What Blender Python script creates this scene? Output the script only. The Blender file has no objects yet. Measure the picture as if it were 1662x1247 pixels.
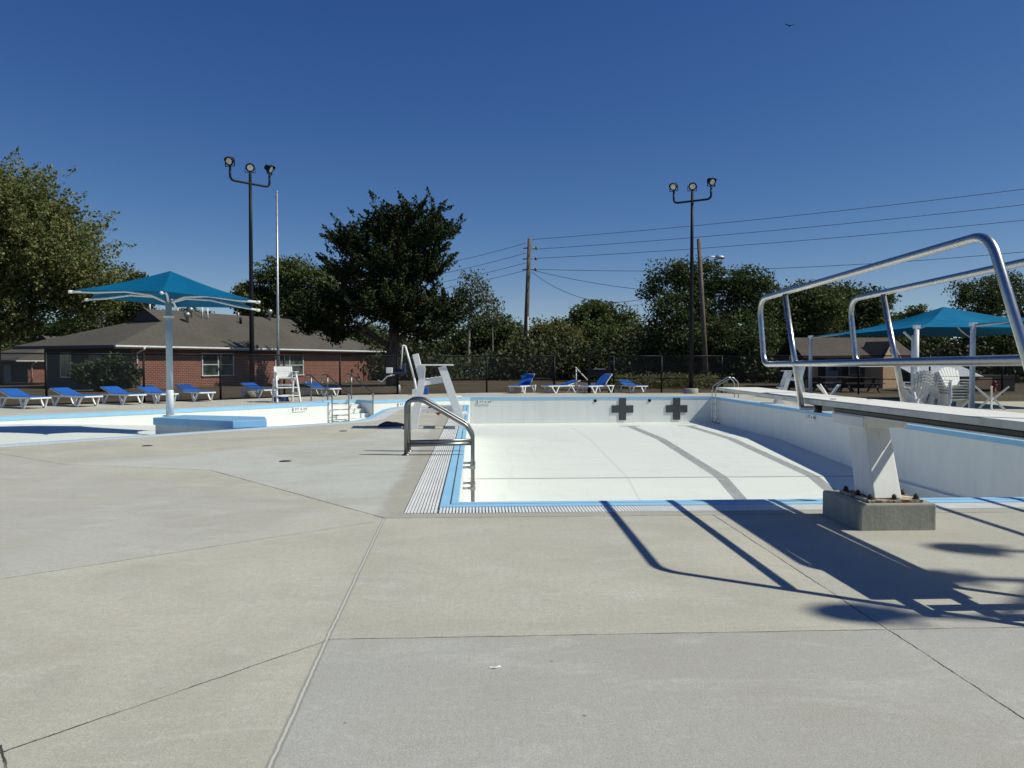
import bpy, bmesh, math, random
import numpy as np
from mathutils import Vector, Matrix, Quaternion
from mathutils.geometry import tessellate_polygon
R = math.radians
PI = math.pi
scene = bpy.context.scene
COL = scene.collection
random.seed(7)

# ------------------------------------------------------------------ camera, sky, sun, exposure
EYE = 1.5
F = 1249.0                       # focal length in photograph pixels (1662 wide)
YAW = math.atan(61 / F)          # camera looks this far right of the pool's long axis (+Y)
PITCH = math.atan(35.5 / F)
cd = bpy.data.cameras.new('camera')
cam = bpy.data.objects.new('camera', cd)
COL.objects.link(cam)
cd.sensor_width = 36.0
cd.lens = 36.0 * F / 1662.0
cd.clip_start = 0.05
cd.clip_end = 3000
cam.location = (0, 0, EYE)
cam.rotation_euler = (PI / 2 - PITCH, 0, -YAW)
scene.camera = cam

SUN_DIR = Vector((0.90, -0.185, 1.0)).normalized()
w = bpy.data.worlds.new('World')
scene.world = w
w.use_nodes = True
wt = w.node_tree
wt.nodes.clear()
sky = wt.nodes.new('ShaderNodeTexSky')
sky.sky_type = 'NISHITA'
sky.sun_disc = False
sky.sun_elevation = math.asin(SUN_DIR.z)
sky.sun_rotation = math.atan2(SUN_DIR.x, SUN_DIR.y)
sky.altitude = 3000
sky.air_density = 1.0
sky.dust_density = 0.0
sky.ozone_density = 10.0
bg = wt.nodes.new('ShaderNodeBackground')
bg.inputs['Strength'].default_value = 0.066
wo = wt.nodes.new('ShaderNodeOutputWorld')
# clear autumn sky: deeper blue overhead, paler towards the horizon
sep = wt.nodes.new('ShaderNodeSeparateColor')
comb = wt.nodes.new('ShaderNodeCombineColor')
wt.links.new(sky.outputs[0], sep.inputs[0])
def wmath(op, a, b):
    n = wt.nodes.new('ShaderNodeMath')
    n.operation = op
    for k, q in enumerate((a, b)):
        if isinstance(q, float): n.inputs[k].default_value = q
        else: wt.links.new(q, n.inputs[k])
    return n.outputs[0]
for k, (v0, g_, m_) in enumerate(((.804, 1.55, .70), (1.966, 1.18, 1.90), (4.54, .74, 4.45))):
    v = wmath('MULTIPLY', wmath('POWER', wmath('DIVIDE', sep.outputs[k], v0), g_), m_)
    v = wmath('MINIMUM', v, wmath('MULTIPLY', sep.outputs[k], 1.4))
    wt.links.new(v, comb.inputs[k])
wt.links.new(comb.outputs[0], bg.inputs[0])
wt.links.new(bg.outputs[0], wo.inputs[0])
sd = bpy.data.lights.new('sun', 'SUN')
sd.energy = 3.4
sd.angle = R(0.53)
sd.color = (1.0, 0.985, 0.84)
sun = bpy.data.objects.new('sun', sd)
COL.objects.link(sun)
sun.rotation_euler = SUN_DIR.to_track_quat('Z', 'Y').to_euler()
sun.location = (60, -12, 70)
vs = scene.view_settings
vs.view_transform = 'Standard'
vs.look = 'None'
vs.gamma = 1.0
vs.use_curve_mapping = False
vs.exposure = 0.35

# ------------------------------------------------------------------ placing helpers
def ray(px, py):
    r = (px - 831) / F
    u = -(py - 623.5) / F
    fw = math.cos(PITCH) + math.sin(PITCH) * u
    up = -math.sin(PITCH) + math.cos(PITCH) * u
    return (r * math.cos(YAW) + fw * math.sin(YAW), fw * math.cos(YAW) - r * math.sin(YAW), up)

def at(px, py, d):
    """real position of something seen in that direction, d metres in front of the camera"""
    X, Y, U = ray(px, py)
    c = X * math.sin(YAW) + Y * math.cos(YAW)
    return Vector((X * d / c, Y * d / c, EYE + U * d / c))

def gr(px, py, z=0.0):
    X, Y, U = ray(px, py)
    t = (z - EYE) / U
    return Vector((X * t, Y * t, z))

def cw(xc, d, z=0.0):
    return Vector((xc * math.cos(YAW) + d * math.sin(YAW), d * math.cos(YAW) - xc * math.sin(YAW), z))

# ------------------------------------------------------------------ materials
class NT:
    def __init__(s, name):
        s.m = bpy.data.materials.new(name)
        s.m.use_nodes = True
        s.t = s.m.node_tree
        s.t.nodes.clear()
        s.out = s.t.nodes.new('ShaderNodeOutputMaterial')
        s.b = s.t.nodes.new('ShaderNodeBsdfPrincipled')
        s.t.links.new(s.b.outputs[0], s.out.inputs[0])
        s._pos = None
        s._xyz = None
    def node(s, k, **kw):
        n = s.t.nodes.new(k)
        for a, v in kw.items():
            setattr(n, a, v)
        return n
    def put(s, sock, v):
        if isinstance(v, bpy.types.NodeSocket):
            s.t.links.new(v, sock)
        elif isinstance(v, (tuple, list)) and len(v) == 3 and len(sock.default_value) == 4:
            sock.default_value = (*v, 1)
        else:
            sock.default_value = v
    def pos(s):
        if s._pos is None:
            s._pos = s.node('ShaderNodeNewGeometry').outputs['Position']
        return s._pos
    def obj(s):
        return s.node('ShaderNodeTexCoord').outputs['Object']
    def xyz(s, v=None):
        if v is None:
            if s._xyz is None:
                n = s.node('ShaderNodeSeparateXYZ')
                s.put(n.inputs[0], s.pos())
                s._xyz = n.outputs
            return s._xyz
        n = s.node('ShaderNodeSeparateXYZ')
        s.put(n.inputs[0], v)
        return n.outputs
    def M(s, op, a, b=0.0, c=0.0, clamp=False):
        n = s.node('ShaderNodeMath', operation=op, use_clamp=clamp)
        s.put(n.inputs[0], a)
        s.put(n.inputs[1], b)
        s.put(n.inputs[2], c)
        return n.outputs[0]
    def mapr(s, v, a, b, c=0.0, d=1.0):
        n = s.node('ShaderNodeMapRange', clamp=True)
        for i, q in enumerate((v, a, b, c, d)):
            s.put(n.inputs[i], q)
        return n.outputs[0]
    def noise(s, v, scale, detail=3.0, rough=0.55, dist=0.0, col=False):
        n = s.node('ShaderNodeTexNoise')
        s.put(n.inputs['Vector'], v)
        n.inputs['Scale'].default_value = scale
        n.inputs['Detail'].default_value = detail
        n.inputs['Roughness'].default_value = rough
        n.inputs['Distortion'].default_value = dist
        return n.outputs[1 if col else 0]
    def vscale(s, v, sc, rz=0.0):
        n = s.node('ShaderNodeMapping')
        s.put(n.inputs[0], v)
        n.inputs['Scale'].default_value = sc
        n.inputs['Rotation'].default_value = (0, 0, rz)
        return n.outputs[0]
    def mix(s, f, a, b, blend='MIX'):
        n = s.node('ShaderNodeMix', data_type='RGBA', blend_type=blend)
        s.put(n.inputs[0], f)
        s.put(n.inputs[6], a)
        s.put(n.inputs[7], b)
        return n.outputs[2]
    def bump(s, h, strength=0.3, dist=0.01):
        n = s.node('ShaderNodeBump')
        n.inputs['Strength'].default_value = strength
        n.inputs['Distance'].default_value = dist
        s.put(n.inputs['Height'], h)
        s.put(s.b.inputs['Normal'], n.outputs[0])
    def set(s, **kw):
        for k, v in kw.items():
            s.put(s.b.inputs[k.replace('_', ' ')], v)
        return s.m

def paint(name, col, rough=0.5, var=0.12, scale=3.0, dirt=None, dirt_amt=0.4, metallic=0.0, spec=0.5):
    n = NT(name)
    p = n.obj()
    a = n.noise(p, scale, 4)
    c = n.mix(n.mapr(a, 0.3, 0.7), tuple(x * (1 - var) for x in col), tuple(min(1, x * (1 + var * 0.5)) for x in col))
    if dirt:
        d = n.noise(n.vscale(p, (1, 1, 0.25)), scale * 2.3, 6, 0.65)
        c = n.mix(n.mapr(d, 0.55, 0.75, 0, dirt_amt), c, dirt)
    n.set(Base_Color=c, Roughness=n.mapr(n.noise(p, scale * 5, 3), 0.3, 0.7, rough * 0.85, min(1, rough * 1.15)), Metallic=metallic)
    n.b.inputs['Specular IOR Level'].default_value = spec
    return n.m

M = {}
M['steel'] = None
def steel():
    n = NT('stainless_steel')
    p = n.obj()
    a = n.noise(n.vscale(p, (6, 6, 6)), 4, 4)
    n.set(Base_Color=n.mix(n.mapr(a, .3, .7), (.44, .44, .435), (.54, .54, .535)), Metallic=1.0,
          Roughness=n.mapr(n.noise(p, 3, 3, .5), .3, .7, .28, .35))
    return n.m
M['steel'] = steel()
M['satin'] = paint('satin_steel_tube', (.25, .25, .245), .36, .12, 4, metallic=1.0)
M['galv'] = paint('galvanised_steel', (.42, .43, .44), .45, .2, 6, metallic=.8)
M['white'] = paint('white_plastic', (.78, .78, .76), .45, .06, 3, (.55, .53, .48), .25)
M['white_metal'] = paint('white_painted_metal', (.76, .77, .78), .4, .05, 3)
M['guard_white'] = paint('white_lumber', (.80, .80, .78), .5, .05, 5, (.6, .58, .52), .25)
M['umbrella_grey'] = paint('shade_tinted_pole_paint', (.46, .53, .56), .45, .08, 3)  # the white pole's blue-grey shade tint is put into its colour
M['black'] = paint('black_powder_coat', (.010, .011, .014), .5, .2, 8, spec=.18)
M['darkmetal'] = paint('dark_metal', (.03, .03, .03), .5, .2, 8)
M['sling'] = paint('blue_sling_fabric', (.008, .105, .42), .75, .15, 14)
M['navy'] = paint('navy_fabric', (.01, .03, .12), .8, .2, 14)
M['gutter'] = paint('white_gutter', (.74, .74, .72), .5, .12, 3, (.3, .29, .27), .5)
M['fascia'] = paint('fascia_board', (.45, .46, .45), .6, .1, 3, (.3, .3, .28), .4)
M['siding'] = None
M['trunk'] = None
M['glass'] = None

def teal(nm='teal_shade_cloth', c1=(.001, .115, .26), c2=(.003, .165, .34)):
    n = NT(nm)
    p = n.obj()
    weave = n.noise(n.vscale(p, (1, 1, 1)), 90, 2)
    a = n.noise(p, 1.2, 4)
    c = n.mix(n.mapr(a, .3, .7), c1, c2)
    c = n.mix(n.mapr(weave, .35, .65, 0, .35), c, (.002, .10, .20))
    n.set(Base_Color=c, Roughness=.7)
    n.b.inputs['Specular IOR Level'].default_value = .12
    tr = n.node('ShaderNodeBsdfTranslucent')
    tr.inputs[0].default_value = (.005, .16, .30, 1)
    mx = n.node('ShaderNodeMixShader')
    mx.inputs[0].default_value = .22
    n.t.links.new(n.b.outputs[0], mx.inputs[1])
    n.t.links.new(tr.outputs[0], mx.inputs[2])
    n.t.links.new(mx.outputs[0], n.out.inputs[0])
    n.bump(weave, .3, .004)
    return n.m
M['teal'] = teal()
M['teal_light'] = teal('brightened_shade_cloth', (.002, .16, .33), (.004, .23, .44))  # lighter teal copy: sunlit brightness of the right canopies put into the colour

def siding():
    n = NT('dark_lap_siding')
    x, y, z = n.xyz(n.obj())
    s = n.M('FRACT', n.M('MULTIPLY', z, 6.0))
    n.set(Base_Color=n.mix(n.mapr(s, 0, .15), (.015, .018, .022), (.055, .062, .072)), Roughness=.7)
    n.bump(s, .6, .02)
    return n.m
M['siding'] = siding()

def bark(name, c1, c2):
    n = NT(name)
    p = n.obj()
    a = n.noise(n.vscale(p, (1, 1, .18)), 9, 5, .7)
    n.set(Base_Color=n.mix(n.mapr(a, .35, .65), c1, c2), Roughness=.9)
    n.bump(a, .8, .05)
    return n.m
M['trunk'] = bark('tree_bark', (.045, .036, .028), (.15, .125, .10))
M['palebark'] = bark('pale_bark', (.12, .105, .085), (.30, .27, .22))
M['pole_wood'] = bark('weathered_pole_wood', (.075, .055, .042), (.19, .15, .12))
M['plank'] = bark('brown_plank', (.05, .035, .025), (.12, .09, .065))

def glass():
    n = NT('window_glass')
    a = n.noise(n.obj(), 1.3, 2)
    n.set(Base_Color=n.mix(n.mapr(a, .4, .6), (.02, .03, .03), (.10, .12, .115)), Roughness=.12)
    n.b.inputs['Specular IOR Level'].default_value = .7
    return n.m
M['glass'] = glass()

def brick():
    n = NT('red_brick')
    o = n.xyz(n.obj())
    cmb = n.node('ShaderNodeCombineXYZ')
    n.put(cmb.inputs[0], n.M('ADD', o[0], o[1]))
    n.put(cmb.inputs[1], o[2])
    br = n.node('ShaderNodeTexBrick')
    n.put(br.inputs['Vector'], cmb.outputs[0])
    br.inputs['Color1'].default_value = (.20, .046, .024, 1)
    br.inputs['Color2'].default_value = (.095, .025, .017, 1)
    br.inputs['Mortar'].default_value = (.36, .25, .20, 1)
    br.inputs['Scale'].default_value = 1.0
    br.inputs['Mortar Size'].default_value = .015
    br.inputs['Brick Width'].default_value = .30
    br.inputs['Row Height'].default_value = .11
    v = n.noise(n.obj(), 1.1, 4)
    c = n.mix(n.mapr(v, .3, .7, 0, .45), br.outputs[0], (.20, .055, .030))
    n.set(Base_Color=c, Roughness=.85)
    n.bump(br.outputs['Fac'], -.4, .01)
    return n.m
M['brick'] = brick()
M['tanbrick'] = None

def shingles(name, c1, c2):
    n = NT(name)
    p = n.obj()
    x, y, z = n.xyz(p)
    rows = n.M('FRACT', n.M('MULTIPLY', z, 9.0))
    sp = n.noise(n.vscale(p, (2.2, 2.2, 9)), 2.2, 3, .7)
    big = n.noise(p, .35, 4)
    c = n.mix(n.mapr(sp, .3, .7), c1, c2)
    c = n.mix(n.mapr(big, .4, .7, 0, .35), c, tuple(q * .6 for q in c1))
    c = n.mix(n.mapr(rows, 0, .2, .45, 0), c, (.02, .018, .016))
    n.set(Base_Color=c, Roughness=.9)
    n.bump(n.noise(p, 12, 3), .4, .02)
    return n.m
M['shingle'] = shingles('asphalt_shingles', (.062, .053, .043), (.108, .095, .078))
M['shingle2'] = shingles('brown_shingles', (.060, .046, .036), (.11, .085, .068))

def beige():
    n = NT('tan_painted_block')
    o = n.xyz(n.obj())
    cmb = n.node('ShaderNodeCombineXYZ')
    n.put(cmb.inputs[0], n.M('ADD', o[0], o[1]))
    n.put(cmb.inputs[1], o[2])
    br = n.node('ShaderNodeTexBrick')
    n.put(br.inputs['Vector'], cmb.outputs[0])
    br.inputs['Color1'].default_value = (.52, .36, .22, 1)
    br.inputs['Color2'].default_value = (.47, .32, .20, 1)
    br.inputs['Mortar'].default_value = (.40, .28, .18, 1)
    br.inputs['Scale'].default_value = 1.0
    br.inputs['Mortar Size'].default_value = .012
    br.inputs['Brick Width'].default_value = .4
    br.inputs['Row Height'].default_value = .2
    n.set(Base_Color=n.mix(n.mapr(n.noise(n.obj(), 2, 4), .35, .7, 0, .3), br.outputs[0], (.40, .27, .17)), Roughness=.85)
    return n.m
M['tanbrick'] = beige()

def leafmat(name, c_dark, c_light, c_acc=None, acc=.0, transl=.22, rough=.55):
    n = NT(name)
    g = n.node('ShaderNodeNewGeometry')
    rnd = g.outputs['Random Per Island']
    big = n.noise(n.pos(), .55, 3)
    f = n.M('ADD', n.M('MULTIPLY', rnd, .55), n.M('MULTIPLY', n.mapr(big, .3, .7), .45))
    c = n.mix(f, c_dark, c_light)
    if c_acc:
        r2 = n.M('FRACT', n.M('MULTIPLY', rnd, 17.3))
        c = n.mix(n.M('LESS_THAN', r2, acc), c, c_acc)
    n.set(Base_Color=c, Roughness=rough)
    n.b.inputs['Specular IOR Level'].default_value = .14
    tr = n.node('ShaderNodeBsdfTranslucent')
    n.put(tr.inputs[0], c)
    mx = n.node('ShaderNodeMixShader')
    mx.inputs[0].default_value = transl
    n.t.links.new(n.b.outputs[0], mx.inputs[1])
    n.t.links.new(tr.outputs[0], mx.inputs[2])
    n.t.links.new(mx.outputs[0], n.out.inputs[0])
    return n.m
M['leaf_cedar'] = leafmat('cedar_foliage', (.013, .023, .008), (.050, .070, .023), (.07, .06, .022), .10, .06, .7)
M['leaf_oak'] = leafmat('oak_foliage', (.080, .105, .030), (.230, .255, .095), (.31, .28, .12), .20, .36)
M['leaf_mid'] = leafmat('deciduous_foliage', (.050, .072, .020), (.150, .180, .060), (.15, .13, .05), .08, .30)
M['leaf_dark'] = leafmat('dark_foliage', (.034, .052, .017), (.108, .138, .050), (.14, .15, .07), .06, .28)
M['leaf_olive'] = leafmat('olive_foliage', (.080, .086, .024), (.205, .200, .070), (.2, .16, .08), .12, .30)
M['leaf_thin'] = leafmat('thin_foliage', (.06, .075, .04), (.14, .15, .085), (.2, .17, .1), .1, .25)
M['leaf_bush'] = leafmat('bush_foliage', (.020, .040, .018), (.07, .10, .045), None, 0, .15)
M['leaf_thicket'] = leafmat('thicket_foliage', (.026, .036, .014), (.078, .092, .032), (.07, .06, .03), .1, .1)

# ground: dry autumn lawn
def lawn():
    n = NT('dry_lawn')
    p = n.pos()
    a = n.noise(p, .28, 5, .6)
    b = n.noise(p, 5.0, 4, .7)
    c = n.mix(n.mapr(a, .35, .65), (.070, .052, .028), (.135, .094, .054))
    c = n.mix(n.mapr(b, .4, .7, 0, .6), c, (.055, .054, .024))
    n.set(Base_Color=c, Roughness=1.0)
    n.bump(n.noise(p, 22, 3, .7), 1.0, .06)
    return n.m
M['lawn'] = lawn()

JOINTS = []
def deck_mat():
    n = NT('brushed_concrete')
    x, y, z = n.xyz()
    P = n.pos()
    wob = n.M('MULTIPLY', n.M('SUBTRACT', n.noise(P, 1.7, 4, .7), .5), .05)
    wob2 = n.M('MULTIPLY', n.M('SUBTRACT', n.noise(P, 9, 3, .7), .5), .022)
    def half(a, b, soft=.02, wobble=True):
        """1 on the left of the line a->b"""
        dx, dy = b[0] - a[0], b[1] - a[1]
        L = math.hypot(dx, dy)
        nx, ny = -dy / L, dx / L
        d = n.M('ADD', n.M('ADD', n.M('MULTIPLY', x, nx), n.M('MULTIPLY', y, ny)), -(a[0] * nx + a[1] * ny))
        if wobble:
            d = n.M('ADD', d, n.M('MULTIPLY', wob, .5))
        return n.mapr(d, -soft, soft)
    def line(a, b, width, amp=1.0):
        dx, dy = b[0] - a[0], b[1] - a[1]
        L = math.hypot(dx, dy)
        ux, uy = dx / L, dy / L
        d = n.M('ADD', n.M('ADD', n.M('MULTIPLY', x, -uy), n.M('MULTIPLY', y, ux)), -(-a[0] * uy + a[1] * ux))
        d = n.M('ABSOLUTE', n.M('ADD', d, n.M('MULTIPLY', n.M('ADD', n.M('MULTIPLY', wob, .35), n.M('MULTIPLY', wob2, .9)), amp)))
        t = n.M('ADD', n.M('ADD', n.M('MULTIPLY', x, ux), n.M('MULTIPLY', y, uy)), -(a[0] * ux + a[1] * uy))
        inside = n.M('MULTIPLY', n.M('GREATER_THAN', t, 0), n.M('LESS_THAN', t, L))
        return n.M('MULTIPLY', n.mapr(d, width * .45, width, 1, 0), inside)
    def mul(*a):
        r = a[0]
        for q in a[1:]:
            r = n.M('MULTIPLY', r, q)
        return r
    warm = (.585, .555, .445)
    base = warm
    # tones of the separate pours
    right = half((-.76, 2.84), (-.87, 7.42))
    right = n.M('SUBTRACT', 1.0, right)
    below = n.M('SUBTRACT', 1.0, half((-.8, 4.17), (3.11, 4.17)))
    apron = n.M('SUBTRACT', 1.0, half((-.85, 7.42), (6, 7.42)))
    c = n.mix(0.0, warm, warm)
    c = n.mix(mul(right, apron), c, (.585, .555, .45))
    c = n.mix(mul(right, below), c, (.455, .455, .43))
    strip7 = n.M('SUBTRACT', 1.0, half((2.34, 7.41), (2.28, 3.0)))
    strip7 = half((2.34, 7.41), (2.28, 3.0))
    c = n.mix(mul(strip7, apron, n.M('GREATER_THAN', y, 4.17)), c, (.50, .485, .425))
    pen = mul(half((-.9, 7.4), (-.9, 30), .03), n.M('MAXIMUM', half((-3.68, 10.86), (-.87, 7.42)), half((-6.02, 11.56), (-3.68, 10.86))), n.M('MAXIMUM', n.M('SUBTRACT', 1, half((-6.02, 11.56), (-2.35, 15.09))), n.M('SUBTRACT', 1, half((-2.35, 15.09), (-1.77, 18.45)))), n.M('LESS_THAN', y, 18.4))
    zone = mul(half((-9, 1.2), (-.93, 7.25)), n.M('SUBTRACT', 1, half((-6.02, 11.56), (-.87, 7.42))), n.M('LESS_THAN', x, -.87))
    c = n.mix(mul(zone, n.mapr(n.noise(P, .45, 4), .35, .6, .3, .95)), c, (.53, .52, .475))
    c = n.mix(pen, c, (.60, .62, .575))
    topdark = mul(n.M('SUBTRACT', 1.0, half((-.8, 4.17), (3.11, 4.17))), n.mapr(y, 3.2, 4.1), n.M('GREATER_THAN', x, -.8), n.mapr(n.noise(P, 1.1, 4), .4, .65))
    c = n.mix(mul(topdark, .6), c, (.37, .37, .36))
    redd = mul(n.mapr(n.noise(n.vscale(P, (1, 1.6, 1), .4), .95, 5, .7, .5), .54, .70), n.M('LESS_THAN', y, 4.1), n.M('GREATER_THAN', x, -.7))
    c = n.mix(mul(redd, .45), c, (.44, .37, .32))
    lowleft = mul(half((-.76, 2.84), (-.87, 7.42)), n.M('SUBTRACT', 1, half((-1.81, 3.02), (-.80, 4.17))))
    c = n.mix(mul(lowleft, .6), c, (.53, .50, .40))
    # strip of rough dark mortar along the gutter grate
    ragged = n.M('ADD', x, n.M('MULTIPLY', n.M('SUBTRACT', n.noise(P, 2.6, 5, .7), .5), .35))
    st = mul(n.mapr(ragged, -1.02, -.93), n.M('LESS_THAN', x, -.60), n.M('GREATER_THAN', y, 7.40), n.M('LESS_THAN', y, 27.0))
    rg = n.noise(P, 14, 5, .75)
    c = n.mix(mul(st, n.mapr(rg, .25, .7, .5, .95)), c, (.37, .355, .30))
    st2 = mul(n.M('GREATER_THAN', y, 7.42), n.M('LESS_THAN', y, 7.70), n.M('GREATER_THAN', x, -.85), n.M('LESS_THAN', x, 10.8))
    c = n.mix(mul(st2, n.mapr(rg, .25, .7, .6, 1.0)), c, (.36, .35, .315))
    # mottling, stains, brush marks
    a = n.noise(P, .55, 6, .62, .6)
    c = n.mix(n.mapr(a, .36, .60, .62, 0), c, (.39, .365, .30))
    a2 = n.noise(n.vscale(P, (1, 2.2, 1), .6), .9, 6, .66, 1.2)
    c = n.mix(n.mapr(a2, .52, .70, 0, .55), c, (.64, .64, .60))
    a3 = n.noise(P, 2.3, 6, .7, .8)
    c = n.mix(n.mapr(a3, .54, .72, 0, .40), c, (.36, .335, .285))
    a5 = n.noise(n.vscale(P, (.5, 2.6, 1), -.5), 1.5, 7, .7, 1.5)
    c = n.mix(n.M('MULTIPLY', n.mapr(a5, .54, .72, 0, .45), n.M('LESS_THAN', x, -.8)), c, (.62, .62, .585))
    a6 = n.noise(P, 5.5, 6, .75, .6)
    c = n.mix(n.mapr(a6, .58, .74, 0, .30), c, (.33, .31, .27))
    a4 = n.noise(P, .8, 4, .5, .4)
    c = n.mix(n.mapr(a4, .60, .76, 0, .30), c, (.44, .36, .29))
    brush = n.noise(n.vscale(P, (46, 1.1, 1), .05), 1.6, 4, .7)
    c = n.mix(n.M('MULTIPLY', n.mapr(brush, .35, .75, 0, .16), n.mapr(x, -1.2, -.6, .35, 1)), c, (.30, .28, .24))
    mid_ = n.noise(P, 24, 5, .75)
    c = n.mix(n.mapr(mid_, .42, .60, .30, 0), c, (.32, .30, .26))
    sm_ = n.noise(n.vscale(P, (1.2, 5.0, 1), -.35), 2.2, 7, .78, 1.0)
    c = n.mix(n.mapr(sm_, .56, .70, 0, .28), c, (.68, .67, .63))
    sm2 = n.noise(n.vscale(P, (1.0, 4.0, 1), -.25), 3.1, 7, .8, 1.2)
    c = n.mix(n.mapr(sm2, .58, .72, 0, .26), c, (.33, .31, .28))
    fine = n.noise(P, 85, 4, .8)
    c = n.mix(n.mapr(fine, .38, .62, .50, 0), c, (.25, .235, .205))
    grit = n.noise(P, 210, 2, .6)
    c = n.mix(n.mapr(grit, .54, .66, 0, .42), c, (.80, .78, .72))
    sp = n.node('ShaderNodeTexVoronoi')
    n.put(sp.inputs['Vector'], P)
    sp.inputs['Scale'].default_value = 2.9
    spot = mul(n.M('LESS_THAN', n.M('ADD', sp.outputs['Distance'], n.M('MULTIPLY', wob2, 2.0)), .026), n.M('GREATER_THAN', n.noise(P, .5, 2), .44))
    c = n.mix(n.M('MULTIPLY', spot, .55), c, (.10, .095, .085))
    # rust bleed at the handrail feet
    rx = n.M('ADD', n.M('POWER', n.M('DIVIDE', n.M('ADD', x, .95), .34), 2.0), n.M('POWER', n.M('DIVIDE', n.M('SUBTRACT', y, 12.35), .5), 2.0))
    c = n.mix(mul(n.mapr(rx, .1, 1.0, .5, 0), n.mapr(rg, .3, .7)), c, (.30, .21, .09))
    # joints
    dark = (.055, .05, .045)
    segs = [((-.80, 4.17), (2.31, 4.17), .006), ((2.31, 4.17), (14, 4.17), .005), ((2.34, 7.41), (2.29, 1.0), .0065), ((-.87, 7.41), (12, 7.41), .010),
            ((-.87, 7.42), (-3.68, 10.86), .012), ((-3.68, 10.86), (-6.02, 11.56), .010), ((-6.02, 11.56), (-9, 14.0), .008),
            ((-.93, 7.25), (-3.28, 5.45), .006), ((-3.28, 5.45), (-9, 1.2), .007), ((-.80, 4.15), (-1.81, 3.02), .0065), ((-1.81, 3.02), (-3.2, 1.5), .009),
            ((-1.86, 3.07), (-1.6, 2.7), .006), ((-2.85, 11.1), (-1.0, 11.3), .006), ((-4.5, 13.5), (-2.35, 15.1), .007)]
    tot = None
    for a_, b_, wd in segs:
        l = line(a_, b_, wd)
        tot = l if tot is None else n.M('MAXIMUM', tot, l)
    breaks = n.mapr(n.noise(P, 3.1, 4, .7), .36, .56, .22, 1)
    c = n.mix(mul(tot, breaks), c, dark)
    # pale sealed joint with two dark grooves
    s1 = line((-.70, .3), (-.76, 2.84), .024, .5)
    s2 = line((-.76, 2.84), (-.80, 4.17), .022, .5)
    s3 = line((-.80, 4.17), (-.87, 7.42), .02, .5)
    seal = n.M('MAXIMUM', s1, n.M('MAXIMUM', s2, s3))
    core = n.M('MAXIMUM', line((-.70, .3), (-.76, 2.84), .008, .9), n.M('MAXIMUM', line((-.76, 2.84), (-.80, 4.17), .008, .9), line((-.80, 4.17), (-.87, 7.42), .008, .9)))
    c = n.mix(n.M('MULTIPLY', seal, .75), c, (.22, .21, .19))
    c = n.mix(core, c, (.52, .51, .47))
    n.set(Base_Color=c, Roughness=.88)
    n.b.inputs['Specular IOR Level'].default_value = .3
    hgt = n.M('ADD', n.M('ADD', n.M('MULTIPLY', fine, .5), n.M('MULTIPLY', brush, .25)), n.M('MULTIPLY', tot, -3.0))
    n.bump(hgt, .5, .006)
    return n.m

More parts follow.
